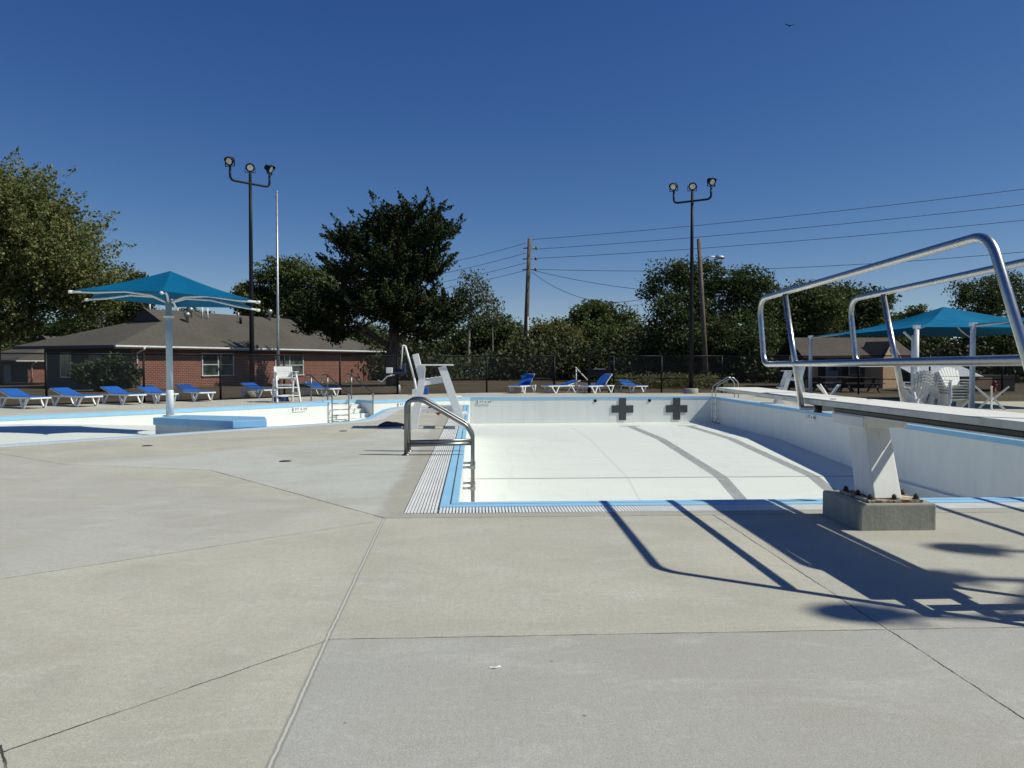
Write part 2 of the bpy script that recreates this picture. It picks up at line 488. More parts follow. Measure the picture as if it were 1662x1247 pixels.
def pool_mat(name, floor):
    n = NT(name)
    x, y, z = n.xyz()
    P = n.pos()
    a = n.noise(n.vscale(P, (.7, 2.2, 1)), .8, 6, .65, .5)
    c = n.mix(n.mapr(a, .38, .66, 0, .5), (.72, .745, .69) if floor else (.82, .835, .80), (.66, .68, .63) if floor else (.72, .74, .69))
    if floor:
        s = n.noise(n.vscale(P, (.35, 3.0, 1)), 1.2, 6, .7)
        c = n.mix(n.mapr(s, .54, .76, 0, .45), c, (.58, .585, .56))
        wob = n.M('MULTIPLY', n.M('SUBTRACT', n.noise(P, 3, 3), .5), .03)
        def vline(X, wd, y0, y1):
            d = n.M('ABSOLUTE', n.M('SUBTRACT', n.M('ADD', x, wob), X))
            return n.M('MULTIPLY', n.mapr(d, wd - .015, wd + .015, 1, 0), n.M('MULTIPLY', n.M('GREATER_THAN', y, y0), n.M('LESS_THAN', y, y1)))
        def hline(Y, wd, x0, x1):
            d = n.M('ABSOLUTE', n.M('SUBTRACT', n.M('ADD', y, wob), Y))
            return n.M('MULTIPLY', n.mapr(d, wd - .01, wd + .01, 1, 0), n.M('MULTIPLY', n.M('GREATER_THAN', x, x0), n.M('LESS_THAN', x, x1)))
        t = n.M('MAXIMUM', vline(6.37, .16, 9, 31.3), vline(8.8, .16, 9, 31.3))
        t = n.M('MAXIMUM', t, n.M('MAXIMUM', hline(31.3, .16, 5.95, 6.8), hline(31.3, .16, 8.38, 9.2)))
        wear = n.mapr(n.noise(P, 6, 5, .7), .3, .75, .95, .62)
        c = n.mix(n.M('MULTIPLY', t, wear), c, (.235, .24, .245))
        c = n.mix(n.M('MULTIPLY', hline(19.55, .035, -.2, 10.4), .8), c, (.19, .19, .19))
        c = n.mix(n.M('MULTIPLY', vline(3.93, .03, 9, 31.5), .35), c, (.45, .45, .43))
        sc1 = n.noise(n.vscale(P, (.9, .5, 1), .3), .7, 7, .72, 1.6)
        c = n.mix(n.mapr(sc1, .55, .66, 0, .28), c, (.56, .55, .48))
        dr = n.noise(n.vscale(P, (4.5, .5, 1), -.12), 1.3, 5, .7, .5)
        c = n.mix(n.mapr(dr, .60, .72, 0, .22), c, (.50, .49, .43))
        lf2 = n.node('ShaderNodeTexVoronoi')
        n.put(lf2.inputs['Vector'], P)
        lf2.inputs['Scale'].default_value = 1.1
        c = n.mix(n.M('MULTIPLY', n.M('LESS_THAN', lf2.outputs['Distance'], .035), n.M('MULTIPLY', n.M('GREATER_THAN', n.noise(P, .6, 2), .5), .7)), c, (.15, .12, .08))
        g = n.noise(P, 1.5, 6, .75)
        c = n.mix(n.mapr(g, .62, .8, 0, .35), c, (.48, .46, .40))
        lf = n.noise(P, 7.0, 3, .7)
        edge = n.mapr(n.M('ADD', n.M('MULTIPLY', y, .6), n.M('MULTIPLY', x, .5)), 20.5, 24.5)
        c = n.mix(n.M('MULTIPLY', n.mapr(lf, .60, .66), n.M('MULTIPLY', edge, .5)), c, (.16, .13, .09))
    else:
        s = n.noise(n.vscale(P, (2.0, 2.0, .15)), 1.6, 6, .7)
        c = n.mix(n.mapr(s, .50, .78, 0, .40), c, (.60, .62, .585))
        rs = n.noise(n.vscale(P, (3.5, 3.5, .10)), 1.1, 4, .65)
        c = n.mix(n.mapr(rs, .62, .74, 0, .30), c, (.47, .43, .33))
        low = n.mapr(n.M('ADD', z, n.M('MULTIPLY', n.noise(P, 2, 4), .3)), -.9, -.2, 0, .12)
        c = n.mix(low, c, (.62, .61, .57))
    n.set(Base_Color=c, Roughness=.62)
    n.b.inputs['Specular IOR Level'].default_value = .35
    n.bump(n.noise(P, 14, 4, .7), .15, .01)
    return n.m
M['pool_floor'] = pool_mat('white_pool_floor', True)
M['pool_wall'] = pool_mat('white_pool_wall', False)
def coping():
    n = NT('light_blue_coping_paint')
    P = n.pos()
    a = n.noise(P, 2.2, 5, .65)
    c = n.mix(n.mapr(a, .3, .7), (.26, .52, .74), (.31, .57, .78))
    c = n.mix(n.mapr(n.noise(P, 11, 5, .75), .57, .72, 0, .4), c, (.50, .63, .74))
    x, y, z = n.xyz()
    near = n.M('MULTIPLY', n.M('GREATER_THAN', x, -.36), n.M('LESS_THAN', y, 27.0))
    j1 = n.M('MULTIPLY', n.mapr(n.M('ABSOLUTE', n.M('ADD', x, .255)), .006, .011, 1, 0), n.M('GREATER_THAN', y, 8.10))
    j2 = n.M('MULTIPLY', n.mapr(n.M('ABSOLUTE', n.M('ADD', y, -8.11)), .006, .011, 1, 0), n.M('GREATER_THAN', x, -.26))
    c = n.mix(n.M('MULTIPLY', n.M('MAXIMUM', j1, j2), near), c, (.05, .07, .10))
    n.set(Base_Color=c, Roughness=.6)
    return n.m
M['coping'] = coping()
M['grate'] = paint('white_grate_plastic', (.80, .80, .78), .5, .08, 2, (.55, .5, .42), .3)
M['trough'] = paint('gutter_channel', (.33, .40, .47), .7, .25, 4)
M['lightstrip'] = paint('pale_gutter_band', (.60, .63, .65), .6, .12, 3)
M['crosspaint'] = paint('black_target_paint', (.055, .060, .068), .7, .2, 6)
M['conc'] = None
def conc_block():
    n = NT('grey_cast_concrete')
    P = n.obj()
    a = n.noise(P, 3, 6, .7)
    b = n.noise(n.vscale(P, (9, 9, 1.2)), 1.5, 5, .7)
    c = n.mix(n.mapr(a, .3, .7), (.27, .265, .225), (.38, .375, .325))
    c = n.mix(n.mapr(b, .52, .72, 0, .5), c, (.15, .145, .125))
    v = n.node('ShaderNodeTexVoronoi')
    n.put(v.inputs['Vector'], P)
    v.inputs['Scale'].default_value = 26
    c = n.mix(n.mapr(v.outputs['Distance'], .08, .14, .5, 0), c, (.10, .095, .085))
    n.set(Base_Color=c, Roughness=.92)
    n.bump(n.noise(P, 30, 5, .8), .6, .008)
    return n.m
M['conc'] = conc_block()
def pedestal_mat():
    n = NT('worn_white_paint')
    P = n.obj()
    x, y, z = n.xyz(P)
    a = n.noise(P, 5, 5, .7)
    c = n.mix(n.mapr(a, .3, .7), (.70, .70, .67), (.77, .77, .74))
    st = n.noise(n.vscale(P, (14, 14, .7)), 1.2, 4, .6)
    c = n.mix(n.mapr(st, .58, .74, 0, .55), c, (.46, .40, .28))
    fl = n.noise(P, 24, 5, .8)
    c = n.mix(n.mapr(fl, .66, .72, 0, .6), c, (.22, .11, .05))
    n.set(Base_Color=c, Roughness=.5)
    return n.m
M['pedestal'] = pedestal_mat()
def rusty():
    n = NT('rusted_white_plate')
    P = n.obj()
    a = n.noise(P, 9, 6, .75)
    c = n.mix(n.mapr(a, .42, .56), (.60, .56, .46), (.14, .055, .02))
    c = n.mix(n.mapr(n.noise(P, 30, 4, .7), .5, .7, 0, .7), c, (.06, .03, .015))
    n.set(Base_Color=c, Roughness=.85)
    return n.m
M['rusty'] = rusty()
M['rustbolt'] = paint('rusty_bolt', (.05, .032, .022), .8, .4, 30)
def board_mat():
    n = NT('white_gritty_board')
    P = n.obj()
    a = n.noise(n.vscale(P, (6, 1, 1)), 2.2, 5, .7)
    c = n.mix(n.mapr(a, .35, .68, 0, .7), (.78, .77, .73), (.64, .63, .58))
    g = n.noise(P, 260, 2, .6)
    c = n.mix(n.mapr(g, .4, .7, 0, .2), c, (.4, .38, .33))
    n.set(Base_Color=c, Roughness=.8)
    n.bump(g, .4, .003)
    return n.m
M['board'] = board_mat()
M['boardside'] = paint('aluminium_edge', (.56, .56, .53), .5, .15, 4, (.22, .21, .19), .5, metallic=.35)
def chain():
    n = NT('chain_link_mesh')
    uv = n.node('ShaderNodeUVMap').outputs[0]
    u, v, _ = n.xyz(uv)
    k = 1 / .06
    a = n.M('ABSOLUTE', n.M('SUBTRACT', n.M('FRACT', n.M('MULTIPLY', n.M('ADD', u, v), k)), .5))
    b = n.M('ABSOLUTE', n.M('SUBTRACT', n.M('FRACT', n.M('MULTIPLY', n.M('SUBTRACT', u, v), k)), .5))
    wire = n.M('LESS_THAN', n.M('MINIMUM', a, b), .065)
    n.set(Base_Color=(.012, .012, .013), Roughness=.5)
    tr = n.node('ShaderNodeBsdfTransparent')
    mx = n.node('ShaderNodeMixShader')
    n.put(mx.inputs[0], wire)
    n.t.links.new(tr.outputs[0], mx.inputs[1])
    n.t.links.new(n.b.outputs[0], mx.inputs[2])
    n.t.links.new(mx.outputs[0], n.out.inputs[0])
    return n.m
M['chain'] = chain()
M['lens'] = paint('lamp_lens', (.86, .80, .66), .25, .15, 6)
M['textblack'] = paint('black_lettering', (.03, .03, .035), .7, .1, 5)
M['tile'] = paint('white_tile', (.80, .80, .78), .35, .04, 5)
M['red'] = paint('red_plastic', (.55, .06, .03), .5, .1, 5)
M['redpaint'] = paint('faded_red_paint', (.30, .045, .03), .7, .2, 8)
M['doorpaint'] = paint('grey_door_paint', (.20, .23, .26), .6, .1, 3)
M['darkwall'] = paint('brown_boarding', (.055, .042, .034), .8, .25, 3)
M['whiteroof'] = paint('white_ribbed_metal', (.66, .68, .70), .45, .1, 3)
M['drain'] = paint('iron_drain_cover', (.05, .048, .045), .7, .3, 20)
M['scrap'] = paint('paper_scrap', (.75, .75, .73), .7, .05, 20)
M['wire'] = paint('dark_cable', (.015, .016, .02), .6, .1, 3)
M['insul'] = paint('grey_insulator', (.22, .21, .2), .5, .2, 5)

# ------------------------------------------------------------------ mesh builder
class MB:
    def __init__(s):
        s.v, s.f, s.sm = [], [], []
    def add(s, vs, fs, smooth=False):
        k = len(s.v)
        s.v.extend([tuple(q) for q in vs])
        s.f.extend([tuple(i + k for i in q) for q in fs])
        s.sm.extend([smooth] * len(fs))
        return s
    def box(s, c, size, rz=0.0):
        a, b, h = size[0] / 2, size[1] / 2, size[2] / 2
        cs, sn = math.cos(rz), math.sin(rz)
        vs = []
        for z in (-h, h):
            for x, y in ((-a, -b), (a, -b), (a, b), (-a, b)):
                vs.append((c[0] + x * cs - y * sn, c[1] + x * sn + y * cs, c[2] + z))
        return s.add(vs, [(3, 2, 1, 0), (4, 5, 6, 7), (0, 1, 5, 4), (1, 2, 6, 5), (2, 3, 7, 6), (3, 0, 4, 7)])
    def bar(s, p, q, wd, ht, up=(0, 0, 1), wd2=None, ht2=None):
        p, q = Vector(p), Vector(q)
        d = (q - p).normalized()
        u = Vector(up)
        side = d.cross(u)
        if side.length < 1e-4:
            side = d.cross(Vector((1, 0, 0)))
        side.normalize()
        u = side.cross(d).normalized()
        vs = []
        for o, w_, h_ in ((p, wd, ht), (q, wd2 or wd, ht2 or ht)):
            for a, b in ((-1, -1), (1, -1), (1, 1), (-1, 1)):
                vs.append(o + side * (a * w_ / 2) + u * (b * h_ / 2))
        return s.add(vs, [(0, 1, 2, 3), (7, 6, 5, 4), (1, 0, 4, 5), (2, 1, 5, 6), (3, 2, 6, 7), (0, 3, 7, 4)])
    def tube(s, pts, r, n=10, caps=True, r2=None):
        pts = [Vector(p) for p in pts]
        N = len(pts)
        rs = r if isinstance(r, (list, tuple)) else ([r + ((r2 if r2 is not None else r) - r) * i / max(1, N - 1) for i in range(N)])
        t0 = (pts[1] - pts[0]).normalized()
        u = t0.orthogonal().normalized()
        vs = []
        prev = t0
        for i, p in enumerate(pts):
            if i == 0:
                t = t0
            elif i == N - 1:
                t = (pts[i] - pts[i - 1]).normalized()
            else:
                t = ((pts[i] - pts[i - 1]).normalized() + (pts[i + 1] - pts[i]).normalized())
                t = t.normalized() if t.length > 1e-6 else prev
            q = prev.rotation_difference(t)
            u = (q @ u)
            u = (u - t * u.dot(t)).normalized()
            v = t.cross(u)
            prev = t
            for k in range(n):
                a = 2 * PI * k / n
                vs.append(p + (u * math.cos(a) + v * math.sin(a)) * rs[i])
        fs = []
        for i in range(N - 1):
            for k in range(n):
                k2 = (k + 1) % n
                fs.append((i * n + k, i * n + k2, (i + 1) * n + k2, (i + 1) * n + k))
        s.add(vs, fs, True)
        if caps:
            b = len(s.v) - len(vs)
            s.f.append(tuple(b + k for k in reversed(range(n))))
            s.f.append(tuple(b + (N - 1) * n + k for k in range(n)))
            s.sm += [False, False]
        return s
    def lathe(s, prof, n=16, c=(0, 0, 0), mat=None, caps=True):
        vs, fs = [], []
        for r, z in prof:
            for k in range(n):
                a = 2 * PI * k / n
                vs.append(Vector((r * math.cos(a), r * math.sin(a), z)))
        for i in range(len(prof) - 1):
            for k in range(n):
                k2 = (k + 1) % n
                fs.append((i * n + k, i * n + k2, (i + 1) * n + k2, (i + 1) * n + k))
        if caps:
            fs.append(tuple(reversed(range(n))))
            fs.append(tuple((len(prof) - 1) * n + k for k in range(n)))
        if mat is not None:
            vs = [mat @ v for v in vs]
        vs = [v + Vector(c) for v in vs]
        return s.add(vs, fs, True)
    def prism(s, poly, z0, z1):
        n = len(poly)
        vs = [(p[0], p[1], z0) for p in poly] + [(p[0], p[1], z1) for p in poly]
        fs = [tuple(reversed(range(n))), tuple(range(n, 2 * n))]
        for k in range(n):
            k2 = (k + 1) % n
            fs.append((k, k2, n + k2, n + k))
        return s.add(vs, fs)
    def slab(s, pts, th):
        """planar polygon thickened downward"""
        n = len(pts)
        pts = [Vector(p) for p in pts]
        vs = pts + [p - Vector((0, 0, th)) for p in pts]
        fs = [tuple(range(n)), tuple(reversed(range(n, 2 * n)))]
        for k in range(n):
            k2 = (k + 1) % n
            fs.append((k2, k, n + k, n + k2))
        return s.add(vs, fs)
    def build(s, name, mat, parent=None, bevel=0.0, seg=2, fixn=True):
        me = bpy.data.meshes.new(name)
        me.from_pydata(s.v, [], s.f)
        me.polygons.foreach_set('use_smooth', s.sm)
        if fixn and len(s.f) < 6000:
            bm = bmesh.new()
            bm.from_mesh(me)
            bmesh.ops.recalc_face_normals(bm, faces=bm.faces)
            bm.to_mesh(me)
            bm.free()
        me.materials.append(mat if not isinstance(mat, str) else M[mat])
        o = bpy.data.objects.new(name, me)
        COL.objects.link(o)
        if parent:
            o.parent = parent
        if bevel > 0:
            b = o.modifiers.new('bevel', 'BEVEL')
            b.width = bevel
            b.segments = seg
            b.limit_method = 'ANGLE'
            b.angle_limit = R(40)
        return o

def fillet(pts, r, seg=6):
    pts = [Vector(p) for p in pts]
    rs = r if isinstance(r, (list, tuple)) else [r] * len(pts)
    out = [pts[0]]
    for i in range(1, len(pts) - 1):
        a, b, c = pts[i - 1], pts[i], pts[i + 1]
        u, v = (a - b), (c - b)
        ang = u.angle(v)
        cut = min(rs[i] / math.tan(ang / 2), u.length * .49, v.length * .49)
        p0, p1 = b + u.normalized() * cut, b + v.normalized() * cut
        for k in range(seg + 1):
            t = k / seg
            out.append(p0 * (1 - t) ** 2 + b * (2 * t * (1 - t)) + p1 * t ** 2)
    out.append(pts[-1])
    return out

def tag(o, label=None, cat=None, group=None, kind=None):
    if label: o['label'] = label
    if cat: o['category'] = cat
    if group: o['group'] = group
    if kind: o['kind'] = kind
    return o

def thing(name, label, cat, loc=(0, 0, 0), rz=0.0, group=None):
    o = bpy.data.objects.new(name, None)
    o.empty_display_size = .2
    COL.objects.link(o)
    o.location = loc
    o.rotation_euler = (0, 0, rz)
    return tag(o, label, cat, group)

def kids(o):
    return [c for c in bpy.data.objects if c.parent is o]

def copy_tree(o, loc=None, rz=None, label=None, parent=None, skip=()):
    c = o.copy()
    COL.objects.link(c)
    if parent is not None:
        c.parent = parent
    for ch in kids(o):
        if ch.name.split('.')[0] in skip:
            continue
        copy_tree(ch, parent=c)
    if loc is not None: c.location = loc
    if rz is not None: c.rotation_euler = (0, 0, rz)
    if label: c['label'] = label
    return c

# ------------------------------------------------------------------ ground, deck and pool
A_ = Vector((-3.96, 30.24)); D_ = Vector((-5.42, 28.97))
perp = Vector((-.657, .755))
B_ = A_ + perp * 1.15; C_ = D_ + perp * 1.15
POOL = [(-.18, 8.24), (10.4, 8.24), (10.4, 33.3), (-.18, 32.8), tuple(A_), tuple(B_), tuple(C_), tuple(D_), (-9.65, 24.65), (-12.97, 21.68),
        (-17.4, 17.7), (-10.6, 13.7), (-8.75, 14.3), (-3.45, 19.35), (-3.05, 19.9), (-2.9, 20.6), (-2.88, 24.4), (-2.72, 25.6), (-2.3, 26.5),
        (-1.6, 27.0), (-.7, 27.15), (-.3, 27.1), (-.18, 26.9)]
NP = len(POOL)

def offset(poly, wds):
    n = len(poly)
    out = []
    for i in range(n):
        p0, p1, p2 = Vector(poly[i - 1]), Vector(poly[i]), Vector(poly[(i + 1) % n])
        d1, d2 = (p1 - p0).normalized(), (p2 - p1).normalized()
        n1, n2 = Vector((d1.y, -d1.x)), Vector((d2.y, -d2.x))
        w1, w2 = wds[i - 1], wds[i]
        a, b = p1 + n1 * w1, p1 + n2 * w2
        cr = d1.x * d2.y - d1.y * d2.x
        if abs(cr) < 1e-3:
            out.append(tuple((a + b) / 2))
        else:
            t = ((b.x - a.x) * d2.y - (b.y - a.y) * d2.x) / cr
            out.append(tuple(a + d1 * t))
    return out
cop = [.18] * NP
cop[0] = .30
gut = [.52] * NP
gut[0] = .62
OUT1 = offset(POOL, cop)
OUT2 = offset(POOL, gut)

def sheet(name, outer, holes, z, mat, skirt=0.0):
    loops = [[Vector((p[0], p[1], 0)) for p in outer]] + [[Vector((p[0], p[1], 0)) for p in h] for h in holes]
    tris = tessellate_polygon(loops)
    flat = [(p.x, p.y, z) for l in loops for p in l]
    m = MB()
    fs = []
    for t in tris:
        a, b, c = [flat[i] for i in t]
        if (b[0] - a[0]) * (c[1] - a[1]) - (b[1] - a[1]) * (c[0] - a[0]) < 0:
            t = (t[0], t[2], t[1])
        fs.append(tuple(t))
    m.add(flat, fs)
    if skirt:
        for l in loops:
            n = len(l)
            for i in range(n):
                a, b = l[i], l[(i + 1) % n]
                m.add([(a.x, a.y, z), (b.x, b.y, z), (b.x, b.y, z - skirt), (a.x, a.y, z - skirt)], [(0, 1, 2, 3)])
    return m.build(name, mat, fixn=False)

DECK = [(-45, -25), (45, -25), (45, 25.5), (18.5, 28.6), (13.6, 33.2), (11.8, 36.9), (9.2, 37.0), (4.0, 37.6), (.6, 37.7), (-3.6, 35.9), (-6.2, 35.0),
        (-10.2, 30.8), (-12.5, 29.0), (-15.0, 27.3), (-20, 22.5), (-45, 0)]
DECK_IN = offset(DECK, [-.25] * len(DECK))
tag(sheet('ground', [(-1500, -1500), (1500, -1500), (1500, 1500), (-1500, 1500)], [DECK_IN], -.035, 'lawn'), 'dry brown lawn running from the pool deck to the trees', kind='structure')
M['deck'] = deck_mat()
tag(sheet('pool_deck', DECK, [OUT2], 0.0, 'deck', .12), 'weathered beige and grey concrete pool deck with cracked joints', kind='structure')

# coping ring (blue), slightly proud lip into the pool
m = MB()
for i in range(NP):
    j = (i + 1) % NP
    a, b, c, d = POOL[i], POOL[j], OUT1[j], OUT1[i]
    m.add([(a[0], a[1], 0.0), (b[0], b[1], 0.0), (c[0], c[1], .004), (d[0], d[1], .004)], [(3, 2, 1, 0)])
    m.add([(a[0], a[1], 0.0), (b[0], b[1], 0.0), (b[0], b[1], -.11), (a[0], a[1], -.11)], [(0, 1, 2, 3)])
    m.add([(c[0], c[1], .004), (d[0], d[1], .004), (d[0], d[1], -.08), (c[0], c[1], -.08)], [(0, 1, 2, 3)])
cp = tag(m.build('pool_coping', 'coping', fixn=False), 'light blue painted coping round the empty pool', kind='structure')
# walls
m = MB()
for i in range(NP):
    j = (i + 1) % NP
    a, b = Vector(POOL[i]), Vector(POOL[j])
    d = (b - a).normalized()
    out = Vector((d.y, -d.x)) * .012
    a2, b2 = a + out, b + out
    m.add([(a2.x, a2.y, -.10), (b2.x, b2.y, -.10), (b2.x, b2.y, -4.2), (a2.x, a2.y, -4.2)], [(0, 1, 2, 3)])
tag(m.build('pool_basin_walls', 'pool_wall', fixn=False), 'white painted walls of the drained pool', kind='structure')

def floor_z(x, y):
    # main basin
    if y > 26: zm = -1.13
    elif y > 19.55: zm = -1.13 - (26 - y) / 6.45 * .34
    else: zm = max(-3.5, -1.47 - (19.55 - y) * .215)
    # shallow basin: depth grows towards the stairs
    s = (x + 12.0) * .72 + (y - 20.0) * .69
    zs = -.20 - min(1, max(0, (s - 1.0) / 9.0)) * .62
    t = min(1, max(0, (x + 3.2) / 3.0))
    t = t * t * (3 - 2 * t)
    return zs * (1 - t) + zm * t
m = MB()
xs = [-18 + .35 * i for i in range(int(28.8 / .35) + 1)] + [10.6]
xs = sorted(set([round(x, 3) for x in xs if not -3.4 < x < -.05] + [-3.2 + .1 * k for k in range(33)]))
ys = sorted(set([8.0 + .5 * i for i in range(52)] + [19.55, 26.0, 33.6]))
idx = {}
vs_, fs_ = [], []
for i, x in enumerate(xs):
    for j, y in enumerate(ys):
        idx[i, j] = len(vs_)
        vs_.append((x, y, floor_z(x, y)))
for i in range(len(xs) - 1):
    for j in range(len(ys) - 1):
        fs_.append((idx[i, j], idx[i + 1, j], idx[i + 1, j + 1], idx[i, j + 1]))
m.add(vs_, fs_, False)
tag(m.build('pool_floor', 'pool_floor', fixn=False), 'white pool floor with grey lane lines sloping to the deep end', kind='structure')

# toe ledge on the deep end's right wall
m = MB()
m.box((10.33, 14.0, -1.42), (.14, 11.2, .06))
tag(m.build('toe_ledge', 'pool_wall', bevel=.01), kind='structure')

# gutter channel and grate bars
m = MB()
for i in range(NP):
    j = (i + 1) % NP
    a, b, c, d = OUT1[i], OUT1[j], OUT2[j], OUT2[i]
    m.add([(a[0], a[1], -.030), (b[0], b[1], -.030), (c[0], c[1], -.030), (d[0], d[1], -.030)], [(3, 2, 1, 0)])
tag(m.build('gutter_channel', 'trough', fixn=False), kind='structure')
gt = thing('gutter_grate', 'white slatted overflow grate along the near and left edges of the deep pool', 'gutter grate')
m = MB()
for k in range(10):
    x = -.395 - k * .0335
    m.box((x, (7.66 + 26.9) / 2, -.010), (.021, 26.9 - 7.66, .020))
m.build('lengthwise_bars', 'grate', gt)
m = MB()
nb = int((10.9 - (-.30)) / .0335)
for k in range(nb):
    x = -.36 + .0335 * (k + .5)
    m.box((x, (7.63 + 7.93) / 2, -.010), (.0195, .30, .022))
m.build('crosswise_bars', 'grate', gt)
# other gutters carry narrow lengthwise bars
m = MB()
for i in list(range(1, 11)) + list(range(12, 22)):
    j = (i + 1) % NP
    for k in range(7):
        t0, t1 = (k + .12) / 7, (k + .86) / 7
        L = lambda P, Q, t: (P[0] + (Q[0] - P[0]) * t, P[1] + (Q[1] - P[1]) * t)
        a, b, c, d = L(OUT1[i], OUT2[i], t0), L(OUT1[j], OUT2[j], t0), L(OUT1[j], OUT2[j], t1), L(OUT1[i], OUT2[i], t1)
        m.add([(a[0], a[1], 0.002), (b[0], b[1], 0.002), (c[0], c[1], 0.002), (d[0], d[1], 0.002),
               (a[0], a[1], -.02), (b[0], b[1], -.02), (c[0], c[1], -.02), (d[0], d[1], -.02)],
              [(3, 2, 1, 0), (0, 1, 5, 4), (1, 2, 6, 5), (2, 3, 7, 6), (3, 0, 4, 7)])
tag(m.build('gutter_slats', 'lightstrip', fixn=False), kind='structure')

# entry stairs in the recess
st = thing('pool_stairs', 'white entry steps cut into the shallow end wall', 'stairs', (0, 0, 0))
m = MB()
wd = (A_ - D_).length
ax = (A_ - D_).normalized()
zb = 0.0
for k in range(5):
    ztop = -.165 * (k + 1)
    s0, s1 = 1.15 - .29 * k, 1.15 - .29 * (k + 1)
    q = [D_ + ax * .01 + perp * s0, A_ - ax * .01 + perp * s0, A_ - ax * .01 + perp * s1, D_ + ax * .01 + perp * s1]
    m.prism([tuple(p) for p in q], -1.0, ztop)
m.build('steps', 'pool_wall', st)
m = MB()
for k in range(5):
    ztop = -.165 * (k + 1)
    s1 = 1.15 - .29 * (k + 1)
    q = [D_ + ax * .03 + perp * (s1 + .05), A_ - ax * .03 + perp * (s1 + .05), A_ - ax * .03 + perp * (s1 + .012), D_ + ax * .03 + perp * (s1 + .012)]
    m.prism([tuple(p) for p in q], ztop + .001, ztop + .005)
m.build('nosing', 'darkmetal', st)

# pedestal island in the shallow pool
isl = thing('umbrella_island', 'blue topped concrete island under the tall shade umbrella', 'plinth', (0, 0, 0))
pl = [gr(248, 678, .175), gr(378, 683.6, .175), gr(433, 681, .175), gr(430, 676.5, .175), gr(300, 673.5, .175)]
pl = [(p.x, p.y) for p in pl]
pin = offset(pl, [-.04] * 5)
M['islandside'] = paint('blue_grey_plinth_paint', (.42, .47, .50), .7, .12, 3)
M['islandblue'] = paint('blue_plinth_paint', (.20, .40, .62), .6, .1, 3)
m = MB(); m.prism(pin, -.9, .0); m.build('plinth_body', 'islandside', isl)
m = MB(); m.prism(pl, .0, .175); m.build('plinth_top', 'islandblue', isl, bevel=.015)

# target crosses
for k, (x, lab) in enumerate(((6.42, 'black swim target cross on the far wall, farther from the ladder'), (8.83, 'black swim target cross on the far wall nearest the ladder corner'))):
    yw = 32.8 + (x + .18) / 10.58 * .5
    m = MB()
    rz = math.atan2(.5, 10.58)
    m.box((x, yw - .006, -.54), (.32, .022, .96), rz)
    m.box((x - .32, yw - .006 - .015, -.54), (.32, .022, .32), rz)
    m.box((x + .32, yw - .006 + .015, -.54), (.32, .022, .32), rz)
    tag(m.build('target_cross', 'crosspaint'), lab, 'target cross', 'target crosses on the far wall')
for k, (x, lab) in enumerate(((5.22, 'small black inlet fitting on the far wall between the markers and the first cross'), (7.62, 'small black inlet fitting on the far wall between the two crosses'))):
    yw = 32.8 + (x + .18) / 10.58 * .5
    m = MB()
    m.lathe([(.07, 0), (.07, .02), (.03, .03)], 12, (x, yw + .01, -.17), Matrix.Rotation(PI / 2, 3, 'X'))
    tag(m.build('wall_inlet', 'black'), lab, 'inlet', 'inlet fittings on the far wall')

def text_mesh(name, body, size, mat, parent, loc, rot, extrude=.002):
    cu = bpy.data.curves.new(name, 'FONT')
    cu.body = body
    cu.size = size
    cu.extrude = extrude
    cu.align_x = 'CENTER'
    cu.align_y = 'CENTER'
    cu.space_character = 1.15
    tmp = bpy.data.objects.new(name + '_tmp', cu)
    COL.objects.link(tmp)
    bpy.context.view_layer.update()
    me = bpy.data.meshes.new_from_object(tmp.evaluated_get(bpy.context.evaluated_depsgraph_get()))
    bpy.data.objects.remove(tmp)
    me.materials.clear()
    me.materials.append(M[mat])
    o = bpy.data.objects.new(name, me)
    COL.objects.link(o)
    o.parent = parent
    o.location = loc
    o.rotation_euler = rot
    return o
def depth_marker(p, ang, lab):
    t = thing('depth_marker', lab, 'depth marker', p, ang, 'depth markers on the pool walls')
    m = MB(); m.box((0, -.008, 0), (.52, .012, .17)); m.build('tile', 'tile', t)
    text_mesh('lettering', '3 FT 6 IN', .135, 'textblack', t, (0, -.016, 0), (PI / 2, 0, 0))
    return t
def on_wall(i, t, z):
    a, b = Vector(POOL[i]), Vector(POOL[(i + 1) % NP])
    d = b - a
    p = a + d * t
    return (p.x, p.y, z), math.atan2(-d.y, -d.x)
p, r_ = on_wall(2, .945, -.20); depth_marker(p, r_, 'white depth tile at the left end of the far wall above the deep pool')
p, r_ = on_wall(3, .70, -.20); depth_marker(p, r_, 'white depth tile on the angled wall right of the entry stairs')
p, r_ = on_wall(7, .21, -.20); depth_marker(p, r_, 'white depth tile on the shallow pool wall below the small guard chair')
p, r_ = on_wall(1, .60, -.20); depth_marker(p, r_, 'white depth tile on the shaded right wall near the diving board tip')

# ------------------------------------------------------------------ deck details
for (px, py, lab) in ((239, 724, 'small iron drain cover in the deck beside the shallow pool'), (463, 749, 'small iron drain cover in the pale deck panel'),
                      (557, 700, 'small iron drain cover in the deck beyond the pale panel')):
    g_ = gr(px, py)
    m = MB()
    m.lathe([(.09, 0), (.09, .006), (.078, .009), (.0, .009)], 20, (g_.x, g_.y, 0), caps=False)
    tag(m.build('drain_cover', 'drain'), lab, 'drain cover', 'drain covers in the deck')
g_ = gr(804, 1084)
m = MB()
m.add([(-.03, -.008, .002), (.0, -.014, .006), (.03, .004, .003), (.022, .014, .008), (-.004, .006, .003), (-.028, .006, .006)], [(0, 1, 2, 3, 4, 5)])
o = m.build('paper_scrap', 'scrap'); o.location = (g_.x, g_.y, 0)
sol = o.modifiers.new('t', 'SOLIDIFY'); sol.thickness = .002
tag(o, 'tiny torn white paper scrap lying on the grey concrete', 'litter')
